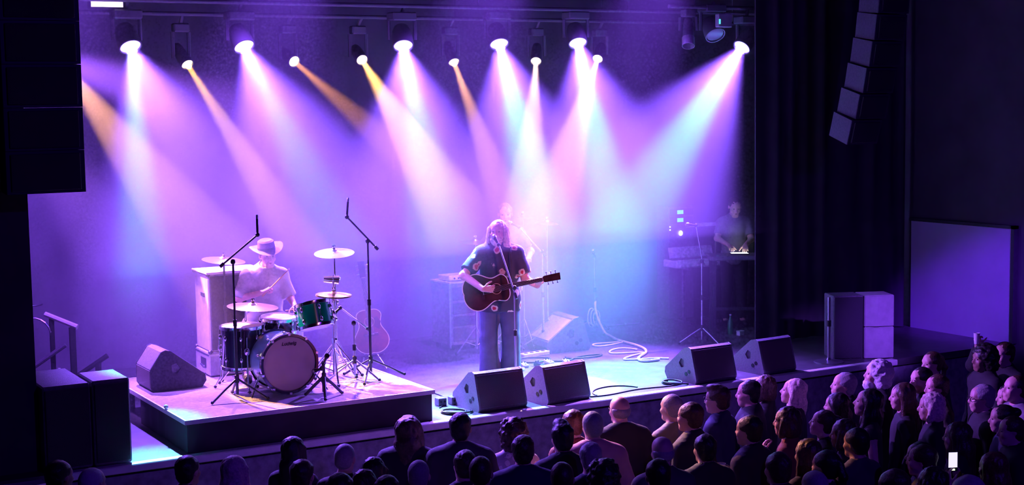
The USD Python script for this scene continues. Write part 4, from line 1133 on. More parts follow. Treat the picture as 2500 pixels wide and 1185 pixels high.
def put_arm(F, J, s, g=0.0, upto=2.0, k=0.025):
    """upto: 1 = to the elbow, 2 = to the wrist"""
    b = J['build']
    sh, el, wr = J['sh' + s], J['el' + s], J['wr' + s]
    u = min(upto, 1.0)
    e = sh + (el - sh) * u
    F.cap(sh, e, 0.052 * b + g, (0.052 + (0.041 - 0.052) * u) * b + g * 1.15, k, cut=upto < 1)
    if upto > 1:
        u = upto - 1
        F.cap(el, el + (wr - el) * u, 0.041 * b + g, (0.041 + (0.028 - 0.041) * u) * b + g * 0.7, k, cut=upto < 2)


def put_leg(F, J, s, g=0.0, shoe=False, to=1.0, k=0.03):
    b = J['build']
    h, kn, an = J['hip' + s], J['kn' + s], J['an' + s]
    F.cap(h, kn, 0.085 * b + g, 0.056 * b + g, k)
    e = kn + (an - kn) * to
    F.cap(kn, e, 0.056 * b + g, 0.04 * b + g * 1.3, k, cut=to < 1 or g > 0)
    if g == 0:
        F.ell(kn + (an - kn) * 0.3 + A([0, -0.015, 0]), (0.052 * b, 0.052 * b, 0.12), 0.03)


def hand_prims(F, w, d, n, side, curl, sc=1.0, thumb=0.5, spread=0.05, curls=None):
    """w wrist, d direction of the palm, n palm normal, side towards the thumb"""
    d = A(d, float) / np.linalg.norm(d)
    n = A(n, float)
    n = n - d * (n @ d)
    n /= np.linalg.norm(n)
    side = np.cross(d, n) * (1 if np.dot(np.cross(d, n), side) > 0 else -1)
    pl = 0.088 * sc
    lens = [0.072, 0.08, 0.074, 0.06]
    for i in range(4):
        o = (1.5 - i) * 0.0195 * sc
        kx = w + d * (pl - abs(i - 1.2) * 0.004) + side * o
        F.cap(w + side * o * 0.55 + d * 0.008, kx, 0.0135 * sc, 0.0115 * sc, 0.012)
        dd, p = d + side * (1.5 - i) * spread, kx
        c = math.radians(curl if curls is None else curls[i])
        for j, fr in enumerate((0.45, 0.31, 0.24)):
            ang = c * (0.75, 1.0, 0.7)[j]
            dd = dd / np.linalg.norm(dd)
            nn = n - dd * (n @ dd) if j == 0 else nn
            nn = nn / np.linalg.norm(nn)
            dd, nn = math.cos(ang) * dd + math.sin(ang) * nn, math.cos(ang) * nn - math.sin(ang) * dd
            q = p + dd * lens[i] * fr * sc
            F.cap(p, q, (0.0095 - 0.0008 * j) * sc, (0.0088 - 0.001 * j) * sc, 0.004)
            p = q
    p = w + d * 0.022 + side * 0.024 * sc
    dd = side * 0.85 + d * 0.75 + n * thumb
    for j, L in enumerate((0.04, 0.033, 0.026)):
        dd = dd / np.linalg.norm(dd)
        q = p + dd * L * sc
        F.cap(p, q, (0.0125 - 0.0015 * j) * sc, (0.0112 - 0.0015 * j) * sc, 0.006)
        p = q
        dd = dd + d * 0.35 + n * thumb * 0.4


def head_prims(F, J, detail=True):
    c, R = J['head'], rot(J['yaw'], J['pitch'], J['roll'])
    T = lambda *p: c + R @ A(p, float)
    F.cap(J['chest'] + (J['neck'] - J['chest']) * 0.75, T(0, -0.02, -0.06), 0.06 * (0.6 + 0.4 * J['build']), 0.054, 0.03)
    F.ell(T(0, -0.014, 0.03), (0.077, 0.097, 0.09), 0.02, R)
    F.ell(T(0, 0.032, 0.045), (0.058, 0.055, 0.05), 0.03, R)
    F.ell(T(0, 0.03, -0.035), (0.06, 0.066, 0.08), 0.03, R)
    F.cap(T(-0.02, 0.066, -0.098), T(0.02, 0.066, -0.098), 0.021, k=0.03)
    F.cap(T(-0.04, 0.07, 0.028), T(0.04, 0.07, 0.028), 0.015, k=0.016)
    for s in (-1, 1):
        F.ell(T(s * 0.032, 0.103, 0.004), (0.018, 0.016, 0.011), 0.012, R, 'sub')
        F.ell(T(s * 0.043, 0.062, -0.03), (0.022, 0.026, 0.022), 0.02, R)
        F.ell(T(s * 0.078, -0.012, -0.008), (0.011, 0.021, 0.032), 0.008, R @ rot(s * -18))
    F.cap(T(0, 0.09, 0.014), T(0, 0.112, -0.027), 0.008, 0.0115, 0.014)
    F.cap(T(-0.012, 0.098, -0.032), T(0.012, 0.098, -0.032), 0.0075, k=0.01)
    F.cap(T(-0.018, 0.091, -0.058), T(0.018, 0.091, -0.058), 0.0085, k=0.01)
    F.cap(T(-0.015, 0.09, -0.071), T(0.015, 0.09, -0.071), 0.009, k=0.01)
    return T, R


def head_grid(J, step, r=0.17):
    c = J['head']
    return Field(*[axis(c[k] - r - 0.03 * (k == 2), c[k] + r, step) for k in range(3)])


def eye_meshes(J):
    c, R = J['head'], rot(J['yaw'], J['pitch'], J['roll'])
    return [ball(c + R @ A([s * 0.032, 0.0815, 0.004]), (0.0115, 0.0105, 0.0085), 1) for s in (1, -1)]


def lip_mesh(J):
    c, R = J['head'], rot(J['yaw'], J['pitch'], J['roll'])
    m = cat(tube([(-0.021, 0.09, -0.0625), (-0.009, 0.0985, -0.0595), (0, 0.0985, -0.061), (0.009, 0.0985, -0.0595), (0.021, 0.09, -0.0625)], [0.002, 0.0045, 0.0045, 0.0045, 0.002], 6),
            tube([(-0.02, 0.09, -0.064), (-0.009, 0.0975, -0.0685), (0, 0.098, -0.069), (0.009, 0.0975, -0.0685), (0.02, 0.09, -0.064)], [0.002, 0.005, 0.0055, 0.005, 0.002], 6))
    m.vertices = m.vertices @ R.T + c
    return m


def rough(m, amp, scale, seed=1, stretch=(1, 1, 1)):
    """displaces a mesh along its normals with noise"""
    v, f, n = meshkit.arrays(m, True)
    d = meshkit.fbm(v * A(stretch) * scale + 50, 3, seed) - 0.5
    return trimesh.Trimesh(v + n * (d * amp)[:, None], f, process=False)


def hair_mesh(J, style, step=0.011, seed=1):
    c, R = J['head'], rot(J['yaw'], J['pitch'], J['roll'])
    T = lambda *p: c + R @ A(p, float)
    lo = c - A([0.19, 0.21, 0.42 if style in ('long', 'wavy', 'ponytail', 'singer') else 0.2])
    F = Field(*[axis(lo[k], c[k] + (0.19, 0.17, 0.22)[k], step) for k in range(3)])
    if style in ('short', 'quiff', 'bun', 'ponytail', 'swept'):
        F.ell(T(0, -0.022, 0.036), (0.087, 0.106, 0.096), 0.01, R)
        F.ell(T(0, -0.055, -0.03), (0.074, 0.06, 0.06), 0.02, R)
    if style == 'singer':
        F.ell(T(0, -0.026, 0.036), (0.094, 0.108, 0.1), 0.01, R)
        F.ell(T(0, -0.065, -0.1), (0.105, 0.062, 0.17), 0.03, R)
        F.cap(T(0, -0.085, -0.1), T(0, -0.1, -0.3), 0.085, 0.07, 0.04)
        for s in (-1, 1):
            F.cap(T(s * 0.088, -0.012, 0.03), T(s * 0.112, 0.0, -0.16), 0.032, 0.036, 0.03)
            F.cap(T(s * 0.112, 0.0, -0.16), T(s * 0.125, 0.03, -0.27), 0.036, 0.022, 0.03)
    if style == 'buzz':
        F.ell(T(0, -0.018, 0.032), (0.081, 0.1, 0.093), 0.01, R)
        F.ell(T(0, -0.05, -0.02), (0.072, 0.06, 0.06), 0.02, R)
    if style == 'bald':
        F.ell(T(0, -0.026, 0.0), (0.083, 0.092, 0.07), 0.01, R)
    if style in ('long', 'wavy'):
        g = 0.012 if style == 'wavy' else 0.0
        F.ell(T(0, -0.024, 0.036), (0.092 + g, 0.108 + g, 0.098 + g * 0.5), 0.01, R)
        F.ell(T(0, -0.065, -0.1), (0.098 + g, 0.062 + g, 0.17), 0.03, R)
        F.cap(T(0, -0.08, -0.1), T(0, -0.1, -0.3), 0.08, 0.06, 0.04)
        for s in (-1, 1):
            F.cap(T(s * 0.082, -0.005, 0.03), T(s * 0.1, -0.005, -0.2), 0.03 + g, 0.03 + g, 0.03)
    if style == 'bob':
        F.ell(T(0, -0.024, 0.036), (0.092, 0.108, 0.1), 0.01, R)
        F.ell(T(0, -0.045, -0.05), (0.102, 0.085, 0.1), 0.03, R)
        for s in (-1, 1):
            F.cap(T(s * 0.085, 0.0, 0.03), T(s * 0.092, 0.015, -0.1), 0.026, 0.03, 0.02)
    if style == 'curly':
        F.ell(T(0, -0.03, 0.035), (0.122, 0.128, 0.118), 0.01, R)
        F.ell(T(0, -0.06, -0.06), (0.118, 0.09, 0.1), 0.03, R)
    if style == 'bun':
        F.ell(T(0, -0.125, 0.06), (0.045, 0.045, 0.045), 0.01, R)
    if style == 'ponytail':
        F.cap(T(0, -0.12, 0.05), T(0, -0.16, -0.05), 0.03, 0.035, 0.015)
        F.cap(T(0, -0.16, -0.05), T(0, -0.13, -0.25), 0.035, 0.015, 0.015)
    if style == 'quiff':
        F.ell(T(0, 0.035, 0.112), (0.062, 0.06, 0.04), 0.03, R)
    if style == 'swept':
        F.ell(T(0.015, 0.03, 0.1), (0.075, 0.07, 0.035), 0.03, R @ rot(0, 0, 14))
    # the face stays free
    F.ell(T(0, 0.112, -0.05), (0.078 if style not in ('long', 'wavy', 'singer') else 0.066, 0.1, 0.112), 0.012, R, 'sub')
    if style in ('bald',):
        F.ell(T(0, 0.0, 0.085), (0.11, 0.13, 0.075), 0.008, R, 'sub')
    if style in ('short', 'buzz', 'bald', 'quiff', 'bun', 'ponytail', 'swept'):
        for s in (-1, 1):
            F.ell(T(s * 0.085, 0.02, -0.045), (0.03, 0.055, 0.055), 0.01, R, 'sub')
    m = F.mesh()
    amp, sc, st = {'curly': (0.05, 26, (1, 1, 1)), 'buzz': (0.004, 60, (1, 1, 1)), 'bald': (0.006, 60, (1, 1, 1)), 'wavy': (0.036, 24, (1, 1, 0.5)), 'long': (0.022, 44, (1, 1, 0.2)), 'singer': (0.014, 60, (1, 1, 0.12)), 'bob': (0.026, 44, (1, 1, 0.3))}.get(style, (0.018, 42, (1, 0.5, 0.6)))
    return rough(m, amp, sc, seed, st)


def fine_for(J, hands=0.006, head=0.007, hand_list='RL'):
    fx, fy, fz = [], [], []
    c = J['head']
    for f_, k, r in ((fx, 0, 0.095), (fy, 1, 0.13), (fz, 2, 0.145)):
        f_.append((c[k] - r, c[k] + r, head))
    if hands:
        for s in hand_list:
            w, (d, n, cu) = J['wr' + s], J['hand' + s][:3]
            e = w + A(d, float) / np.linalg.norm(d) * 0.1
            for f_, k in ((fx, 0), (fy, 1), (fz, 2)):
                f_.append((min(w[k], e[k]) - 0.075, max(w[k], e[k]) + 0.075, hands))
    return fx, fy, fz


def body_mesh(J, coarse=0.032, hands=0.012, head=0.0115, hand_scale=1.0):
    pts = [v for k, v in J.items() if isinstance(v, np.ndarray)]
    F = grid_for(pts, 0.2, coarse, fine_for(J, hands, head))
    put_torso(F, J)
    for s in 'RL':
        put_arm(F, J, s)
        put_leg(F, J, s)
        F.cap(J['an' + s], J['to' + s], 0.038, 0.03, 0.02)
        F.cap(J['an' + s], J['an' + s] + A([0, -0.04, -0.05]), 0.036, 0.03, 0.02)
        h = J['hand' + s]
        d, n, cu = h[:3]
        x = torso_frame(J)[:, 0] * (1 if s == 'R' else -1)
        side = h[3] if len(h) > 3 else np.cross(A(n, float), A(d, float)) * (1 if s == 'L' else -1)
        hand_prims(F, J['wr' + s], d, n, A(side, float), cu if np.ndim(cu) == 0 else 0, hand_scale, curls=None if np.ndim(cu) == 0 else cu)
    head_prims(F, J)
    return F.mesh()


def top_mesh(J, sleeve=0.75, hem=0.1, g=0.014, coarse=0.02, collar=True, loose=0.012, wrinkle=0.012):
    pts = [v for k, v in J.items() if isinstance(v, np.ndarray) and k[:2] in ('pe', 'ch', 'ne', 'sh', 'el', 'wr', 'hi')]
    F = grid_for(pts, 0.17, coarse)
    put_torso(F, J, g, loose=loose)
    R = torso_frame(J)
    if hem > 0.12:
        F.ell(J['pelvis'] - R[:, 2] * 0.1, A([0.168, 0.125, 0.2]) * J['build'] + g + loose, 0.05, R)
    F.halfspace(J['pelvis'] - R[:, 2] * hem, -R[:, 2])
    for s in 'RL':
        put_arm(F, J, s, g + 0.004, sleeve)
    nb = J['neck'] + R[:, 2] * 0.05
    F.ell(nb + R[:, 1] * 0.02 + R[:, 2] * 0.05, (0.066, 0.07, 0.075), 0.012, R, 'sub')
    if collar:
        for k in range(10):
            a0, a1 = [2 * math.pi * (k + q) / 10 for q in (0, 1)]
            P = lambda a: J['neck'] + R @ A([0.062 * math.cos(a), 0.06 * math.sin(a) + 0.012, 0.03 - 0.03 * math.sin(a)])
            F.cap(P(a0), P(a1), 0.012, k=0.008)
    m = F.mesh()
    return rough(m, wrinkle, 9, 3, (1, 1, 0.6))


def trouser_mesh(J, g=0.014, coarse=0.022, to=0.97, flare=0.0):
    pts = [v for k, v in J.items() if isinstance(v, np.ndarray) and k[:2] in ('pe', 'hi', 'kn', 'an')]
    F = grid_for(pts, 0.17, coarse)
    R = torso_frame(J)
    F.ell(J['pelvis'] - R[:, 2] * 0.03, A([0.163, 0.12, 0.13]) * J['build'] + g, 0.04, R)
    F.halfspace(J['pelvis'] + R[:, 2] * 0.09, R[:, 2])
    for s in 'RL':
        b = J['build']
        h, kn, an = J['hip' + s], J['kn' + s], J['an' + s]
        F.cap(h, kn, 0.088 * b + g, 0.058 * b + g, 0.03)
        F.cap(kn, kn + (an - kn) * to, 0.058 * b + g, 0.046 * b + g + flare, 0.03, cut=True)
    return rough(F.mesh(), 0.014, 8, 7, (1, 1, 0.5))


def shoe_mesh(J, s, boot=False):
    an, to = J['an' + s], J['to' + s]
    lo, hi = np.minimum(an, to) - 0.1, np.maximum(an, to) + 0.1
    F = Field(*[axis(lo[k], hi[k], 0.012) for k in range(3)])
    f = (to - an) * [1, 1, 0]
    f /= np.linalg.norm(f)
    z0 = an[2] - 0.085
    base = A([an[0], an[1], z0])
    F.cap(base - f * 0.045 + A([0, 0, 0.045]), base + f * 0.19 + A([0, 0, 0.038]), 0.046, 0.042, 0.02)
    F.cap(an - f * 0.005, base - f * 0.02 + A([0, 0, 0.05]), 0.052, 0.048, 0.02)
    if boot:
        F.cap(an + A([0, 0, 0.09]), an, 0.055, 0.052, 0.02)
    F.halfspace(A([0, 0, z0 + 0.004]), A([0, 0, -1.0]))
    return F.mesh()


_cache = {}


def cached(key, fn):
    if key not in _cache:
        _cache[key] = fn()
    return _cache[key]


POSES = {
    'down': standing(),
    'down_up': standing(pitch=9),
    'down_tilt': standing(roll=7, yaw=6),
    'wide': standing(build=1.14, shR=(0.18, -0.012, 1.395), shL=(-0.18, -0.012, 1.395), elR=(0.275, -0.03, 1.14), elL=(-0.275, -0.03, 1.14), wrR=(0.27, 0.06, 0.9), wrL=(-0.27, 0.06, 0.9)),
    'slim': standing(build=0.9, shR=(0.145, -0.012, 1.395), shL=(-0.145, -0.012, 1.395), elR=(0.205, -0.04, 1.14), elL=(-0.205, -0.04, 1.14), wrR=(0.215, 0.05, 0.9), wrL=(-0.215, 0.05, 0.9)),
    'slim_up': standing(build=0.9, pitch=12, shR=(0.145, -0.012, 1.395), shL=(-0.145, -0.012, 1.395), elR=(0.205, -0.04, 1.14), elL=(-0.205, -0.04, 1.14), wrR=(0.215, 0.05, 0.9), wrL=(-0.215, 0.05, 0.9)),
    'folded': standing(elR=(0.245, 0.02, 1.15), elL=(-0.245, 0.02, 1.15), wrR=(0.02, 0.19, 1.17), wrL=(-0.02, 0.165, 1.13), handR=((-1, 0.1, 0.1), (0, -1, 0), 20), handL=((1, 0.05, 0.1), (0, -1, 0), 20)),
    'drink': standing(elR=(0.235, -0.01, 1.14), wrR=(0.16, 0.22, 1.2), handR=((-0.35, 0.9, 0.25), (-1, -0.3, 0), 48)),
    'phone': standing(build=0.95, elR=(0.2, 0.16, 1.26), elL=(-0.2, 0.16, 1.26), wrR=(0.07, 0.36, 1.44), wrL=(-0.07, 0.36, 1.44), handR=((-0.12, 0.25, 1), (-1, -0.2, 0), 30), handL=((0.12, 0.25, 1), (1, -0.2, 0), 30)),
    'raised': standing(elR=(0.27, 0.16, 1.5), wrR=(0.17, 0.2, 1.71), handR=((-0.1, 0.15, 1), (-1, 0.2, 0), 50)),
    'reach': standing(build=0.92, shR=(0.15, -0.012, 1.395), shL=(-0.15, -0.012, 1.395), elL=(-0.21, 0.05, 1.16), wrL=(-0.06, 0.2, 1.36), handL=((0.55, 0.1, 0.8), (0.6, -0.8, 0), 40)),
}
TOPS = {'tee': dict(sleeve=0.7, hem=0.1), 'long': dict(sleeve=1.94, hem=0.1), 'jacket': dict(sleeve=1.95, hem=0.2, g=0.024, loose=0.018, wrinkle=0.02), 'vest': dict(sleeve=0.12, hem=0.12, g=0.008, collar=False)}


def spectator(x, y, H, pose, hair, hair_col, top, top_col, label, skin=0, turn=0.0, trousers='denim', group=None, glasses=False, cap_col=None):
    J = POSES[pose]
    f = A([0.15 - x, 1.5 - y])
    rz = math.degrees(math.atan2(-f[0], f[1])) + turn
    t = thing('person', label, 'person', (x, y, 0.0), rz, group, scale=H / 1.755)
    part(t, 'body', cached(('b', pose), lambda: body_mesh(J)), SKIN[skin], smooth=True)
    for e in cached(('e', pose), lambda: eye_meshes(J)):
        part(t, 'eye', e, M['eye'], smooth=True)
    part(t, 'jacket' if top == 'jacket' else 'shirt', cached(('t', pose, top), lambda: top_mesh(J, coarse=0.024, **TOPS[top])), CLOTH[top_col], smooth=True)
    part(t, 'trousers', cached(('p', pose), lambda: trouser_mesh(J, coarse=0.028)), CLOTH[trousers], smooth=True)
    for s in 'RL':
        part(t, 'shoe', cached(('s', pose, s), lambda: shoe_mesh(J, s)), M['black'], smooth=True)
    if hair:
        part(t, 'hair', cached(('h', pose, hair), lambda: hair_mesh(J, hair, 0.0115)), HAIR[hair_col], smooth=True)
    c, R = J['head'], rot(J['yaw'], J['pitch'], J['roll'])
    if cap_col:
        cp = lathe([(0.09, 0), (0.093, 0.02), (0.085, 0.06), (0.055, 0.092), (0, 0.102), (0, 0.098), (0.05, 0.088), (0.08, 0.058), (0.088, 0.02), (0.087, 0), (0.09, 0)], 24)
        cp.vertices *= [0.97, 1.15, 1]
        vis = prism(Polygon([(-0.075, 0.06), (-0.06, 0.14), (0, 0.17), (0.06, 0.14), (0.075, 0.06)]).buffer(0.006), 0.006)
        m = cat(cp, vis)
        m.vertices = (m.vertices + [0, -0.015, 0.04]) @ R.T + c
        part(t, 'cap', m, CLOTH[cap_col], smooth=40)
    if glasses:
        g = cat(*[at(ring(0.021, 0.0025, 16, 5), (s * 0.032, 0.104, 0.004), rx=90) for s in (-1, 1)], rod((-0.011, 0.104, 0.006), (0.011, 0.104, 0.006), 0.002, 5), *[rod((s * 0.053, 0.1, 0.006), (s * 0.08, 0.0, 0.004), 0.002, 5) for s in (-1, 1)])
        g.vertices = g.vertices @ R.T + c
        part(t, 'glasses', g, M['black'])
    return t, rz


def in_person(x, y, H, rz, p):
    """a point of a spectator's own frame in the hall"""
    s, a = H / 1.755, math.radians(rz)
    return (x + s * (p[0] * math.cos(a) - p[1] * math.sin(a)), y + s * (p[0] * math.sin(a) + p[1] * math.cos(a)), s * p[2])

# ------------------------------------------------------------------ the singer
def dressed(label, loc, rz, J, skin, top, top_mat, tr_mat, hair, hair_col, scale=1.0, coarse=0.016, hands=0.0042, head=0.0055, boots=False, tr_kw={}, beard=False, lips=True):
    t = thing('person', label, 'person', loc, rz, scale=scale)
    part(t, 'body', body_mesh(J, coarse, hands, head), SKIN[skin], smooth=True)
    for e in eye_meshes(J):
        part(t, 'eye', e, M['eye'], smooth=True)
    if lips:
        part(t, 'lips', lip_mesh(J), M['lip'], smooth=True)
    part(t, 'shirt', top_mesh(J, coarse=0.014, **top), top_mat, smooth=True)
    part(t, 'trousers', trouser_mesh(J, coarse=0.016, **tr_kw), tr_mat, smooth=True)
    for s in 'RL':
        part(t, 'boot' if boots else 'shoe', shoe_mesh(J, s, boots), M['black'], smooth=True)
    if hair:
        part(t, 'hair', hair_mesh(J, hair, 0.0065), HAIR[hair_col], smooth=True)
    if beard:
        c, R = J['head'], rot(J['yaw'], J['pitch'], J['roll'])
        F = head_grid(J, 0.007, 0.19)
        T = lambda *p: c + R @ A(p, float)
        F.ell(T(0, 0.06, -0.1), (0.062, 0.052, 0.06), 0.02, R)
        for s in (-1, 1):
            F.cap(T(s * 0.066, 0.02, -0.03), T(s * 0.045, 0.065, -0.09), 0.014, 0.02, 0.02)
        F.cap(T(-0.03, 0.09, -0.058), T(0.03, 0.09, -0.058), 0.013, k=0.01)
        F.ell(T(0, 0.115, -0.066), (0.02, 0.02, 0.008), 0.006, R, 'sub')
        part(t, 'beard', rough(F.mesh(), 0.02, 45, 2, (1, 1, 0.4)), HAIR[beard], smooth=True)
    return t


def to_world(loc, rz, p, s=1.0):
    a = math.radians(rz)
    return A([loc[0] + s * (p[0] * math.cos(a) - p[1] * math.sin(a)), loc[1] + s * (p[0] * math.sin(a) + p[1] * math.cos(a)), loc[2] + s * p[2]])


S_LOC, S_RZ = (0.15, 1.5, 1.2), 150.6
JS = standing(build=1.12, pelvis=(0, 0, 0.97), chest=(0, 0, 1.30), neck=(0, -0.01, 1.475), head=(0.005, 0.02, 1.65), yaw=-14, pitch=4,
              shR=(0.185, 0, 1.405), shL=(-0.185, 0, 1.405), elR=(0.385, 0.19, 1.2), elL=(-0.29, 0.07, 1.13), wrR=(0.175, 0.345, 1.065), wrL=(-0.415, 0.215, 1.075),
              hipR=(0.1, 0, 0.94), hipL=(-0.1, 0, 0.94), knR=(0.125, 0.03, 0.5), knL=(-0.12, 0.03, 0.5), anR=(0.12, 0, 0.085), anL=(-0.115, 0, 0.085), toR=(0.16, 0.16, 0.035), toL=(-0.15, 0.16, 0.035),
              handR=((-0.95, 0.02, 0.0), (0, -1, -0.1), (35, 45, 50, 55)), handL=((-0.12, 0.72, 0.62), (0, -0.6, 0.75), (75, 80, 80, 85), (-0.9, 0, 0)))
sg = dressed('singing person with long fair hair, dark rose-patterned shirt and baggy jeans, playing a guitar', S_LOC, S_RZ, JS, 3, dict(sleeve=0.82, hem=0.19, g=0.03, loose=0.02, wrinkle=0.022), CLOTH['roses'], CLOTH['denim'], 'singer', 'blond',
             boots=True, tr_kw=dict(g=0.03, flare=0.035), beard='blond')
# loose strands over the hair mass
hr_ = np.random.default_rng(8)
c, R = JS['head'], rot(JS['yaw'], JS['pitch'], JS['roll'])
strands = []
for k in range(1100):
    ph = hr_.uniform(-2.35, 2.35)                      # round the head, 0 = back
    el = hr_.uniform(0.15, 1.25)
    dirn = A([math.sin(ph) * math.cos(el), -math.cos(ph) * math.cos(el) - 0.15, math.sin(el)])
    root = A([0, -0.022, 0.03]) + dirn * A([0.09, 0.102, 0.096])
    side = A([math.sin(ph), -math.cos(ph) * 0.9, 0])
    e = A([0, -0.03, 0]) + side * hr_.uniform(0.1, 0.135) + A([0, 0, hr_.uniform(-0.3, -0.2)])
    m1 = A([0, -0.025, 0]) + side * hr_.uniform(0.098, 0.115) + A([0, 0, root[2] * 0.3])
    m2 = m1 * 0.45 + e * 0.55 + hr_.normal(0, 0.006, 3)
    q = bez([root, m1, m2, e + hr_.normal(0, 0.008, 3)], 9)
    strands.append(q @ R.T + c)
sc_ = UsdGeom.BasisCurves.Define(stage, str(sg.GetPath()) + '/hair_strands')
sc_.CreateTypeAttr('linear')
sc_.CreateCurveVertexCountsAttr([9] * len(strands))
sc_.CreatePointsAttr([Gf.Vec3f(*map(float, p_)) for q in strands for p_ in q])
sc_.CreateWidthsAttr([0.0034])
sc_.SetWidthsInterpolation('constant')
usdkit.UsdShade.MaterialBindingAPI.Apply(sc_.GetPrim()).Bind(HAIR['blond'])
sc_.GetPrim().SetCustomDataByKey('kind', 'stuff')
nk = A([-0.975, 0.06, 0.19])
nk /= np.linalg.norm(nk)
ou = A([0.06, 1, 0.06])
ou -= nk * (ou @ nk)
ou /= np.linalg.norm(ou)
RZ = rot(S_RZ)
gt = guitar('dark acoustic guitar with pale edging held by the singer', M['wood_dark'], M['wood_dark'], M['wood_pale'], to_world(S_LOC, S_RZ, (0.06, 0.268, 1.05)), RZ @ np.stack([nk, np.cross(ou, nk), ou], 1))
sp = bez([(0.38, 0.2, 0.99), (0.3, -0.06, 1.18), (0.05, -0.165, 1.37), (-0.1, -0.1, 1.5), (-0.12, 0.06, 1.49), (-0.13, 0.16, 1.32), (-0.115, 0.235, 1.12)], 30)
stp = tube([to_world(S_LOC, S_RZ, q) for q in sp], 0.018, 6)
part(gt, 'strap', stp, CLOTH['charcoal'], smooth=True)

# ------------------------------------------------------------------ the drummer
D_LOC, D_RZ = (-2.41, 1.92, Z), 166.0
JD = standing(build=0.97, pelvis=(0, 0, 0.585), chest=(0.0, 0.06, 0.91), neck=(-0.012, 0.065, 1.07), head=(-0.035, 0.1, 1.235), yaw=10, pitch=-8, roll=2,
              shR=(0.165, 0.05, 1.01), shL=(-0.165, 0.06, 1.01), elR=(0.27, 0.1, 0.8), elL=(-0.25, 0.12, 0.79), wrR=(0.055, 0.26, 0.87), wrL=(-0.265, 0.36, 0.72),
              hipR=(0.1, 0.06, 0.57), hipL=(-0.1, 0.06, 0.57), knR=(0.25, 0.46, 0.53), knL=(-0.25, 0.46, 0.53), anR=(0.25, 0.5, 0.1), anL=(-0.27, 0.48, 0.1), toR=(0.26, 0.66, 0.05), toL=(-0.28, 0.64, 0.05),
              handR=((-0.8, 0.35, 0.45), (-0.2, -0.2, -1), (70, 75, 80, 85)), handL=((-0.1, 0.95, -0.1), (0.1, -0.1, -1), (70, 75, 80, 85)))
dr = dressed('person in a pale shirt and brimmed hat sitting behind the drums with sticks', D_LOC, D_RZ, JD, 3, dict(sleeve=0.98, hem=0.12, g=0.026, loose=0.02, wrinkle=0.02), CLOTH['cream'], CLOTH['white'], 'short', 'brown', boots=False, tr_kw=dict(g=0.022))
c, R = JD['head'], rot(JD['yaw'], JD['pitch'], JD['roll'] + 6)
crown = lathe([(0.094, 0.0), (0.093, 0.045), (0.086, 0.085), (0.066, 0.1), (0.03, 0.09), (0, 0.083), (0, 0.078), (0.06, 0.092), (0.084, 0.045), (0.088, 0), (0.094, 0)], 36)
crown.vertices *= [0.94, 1.12, 1]
brim = lathe([(0.086, 0.0), (0.12, -0.002), (0.165, 0.004), (0.168, 0.008), (0.12, 0.003), (0.086, 0.006), (0.086, 0.0)], 48)
brim.vertices *= [1.02, 1.12, 1]
r_ = np.hypot(brim.vertices[:, 0], brim.vertices[:, 1])
brim.vertices[:, 2] += np.clip(r_ - 0.1, 0, 1) * 0.5 * np.abs(brim.vertices[:, 0] / (r_ + 1e-6)) ** 2 - np.clip(r_ - 0.1, 0, 1) * 0.35 * np.clip(brim.vertices[:, 1] / (r_ + 1e-6), 0, 1)
hat = thing('hat', 'brown felt hat with upturned brim on the drummer\'s head', 'hat', to_world(D_LOC, D_RZ, c + R @ A([0, -0.012, 0.062])), D_RZ)
for nm, m_, mt in (('crown', crown, 'felt'), ('brim', brim, 'felt'), ('hat_band', lathe([(0.0955, 0.004), (0.0955, 0.028), (0.0935, 0.028), (0.0935, 0.004), (0.0955, 0.004)], 36), 'black')):
    if nm == 'hat_band':
        m_.vertices *= [0.94, 1.12, 1]
    m_.vertices = m_.vertices @ R.T
    part(hat, nm, m_, M[mt], smooth=40)


def stick(label, a, b):
    a, b = A(a), A(b)
    t = thing('drumstick', label, 'drumstick', a)
    d = b - a
    L = np.linalg.norm(d)
    part(t, 'shaft', along(lathe([(0, 0), (0.0075, 0.002), (0.0075, L * 0.7), (0.0045, L - 0.02), (0, L - 0.018)], 10), (0, 0, 0), d), M['wood_pale'], smooth=40)
    part(t, 'tip', ball(d * (1 - 0.008 / L), 0.0065, 1), M['ivory'])


hR = to_world(D_LOC, D_RZ, JD['wrR'] + A([-0.062, 0.03, 0.02]))
stick('drumstick held up in the drummer\'s right hand before his chest', hR + A([-0.06, 0.02, -0.06]), hR + A([0.2, -0.1, 0.22]))
hL = to_world(D_LOC, D_RZ, JD['wrL'] + A([-0.008, 0.085, -0.03]))
stick('drumstick in the drummer\'s left hand pointing at the hi-hat', hL + A([-0.1, 0.06, 0.0]), hL + A([0.24, -0.18, 0.06]))

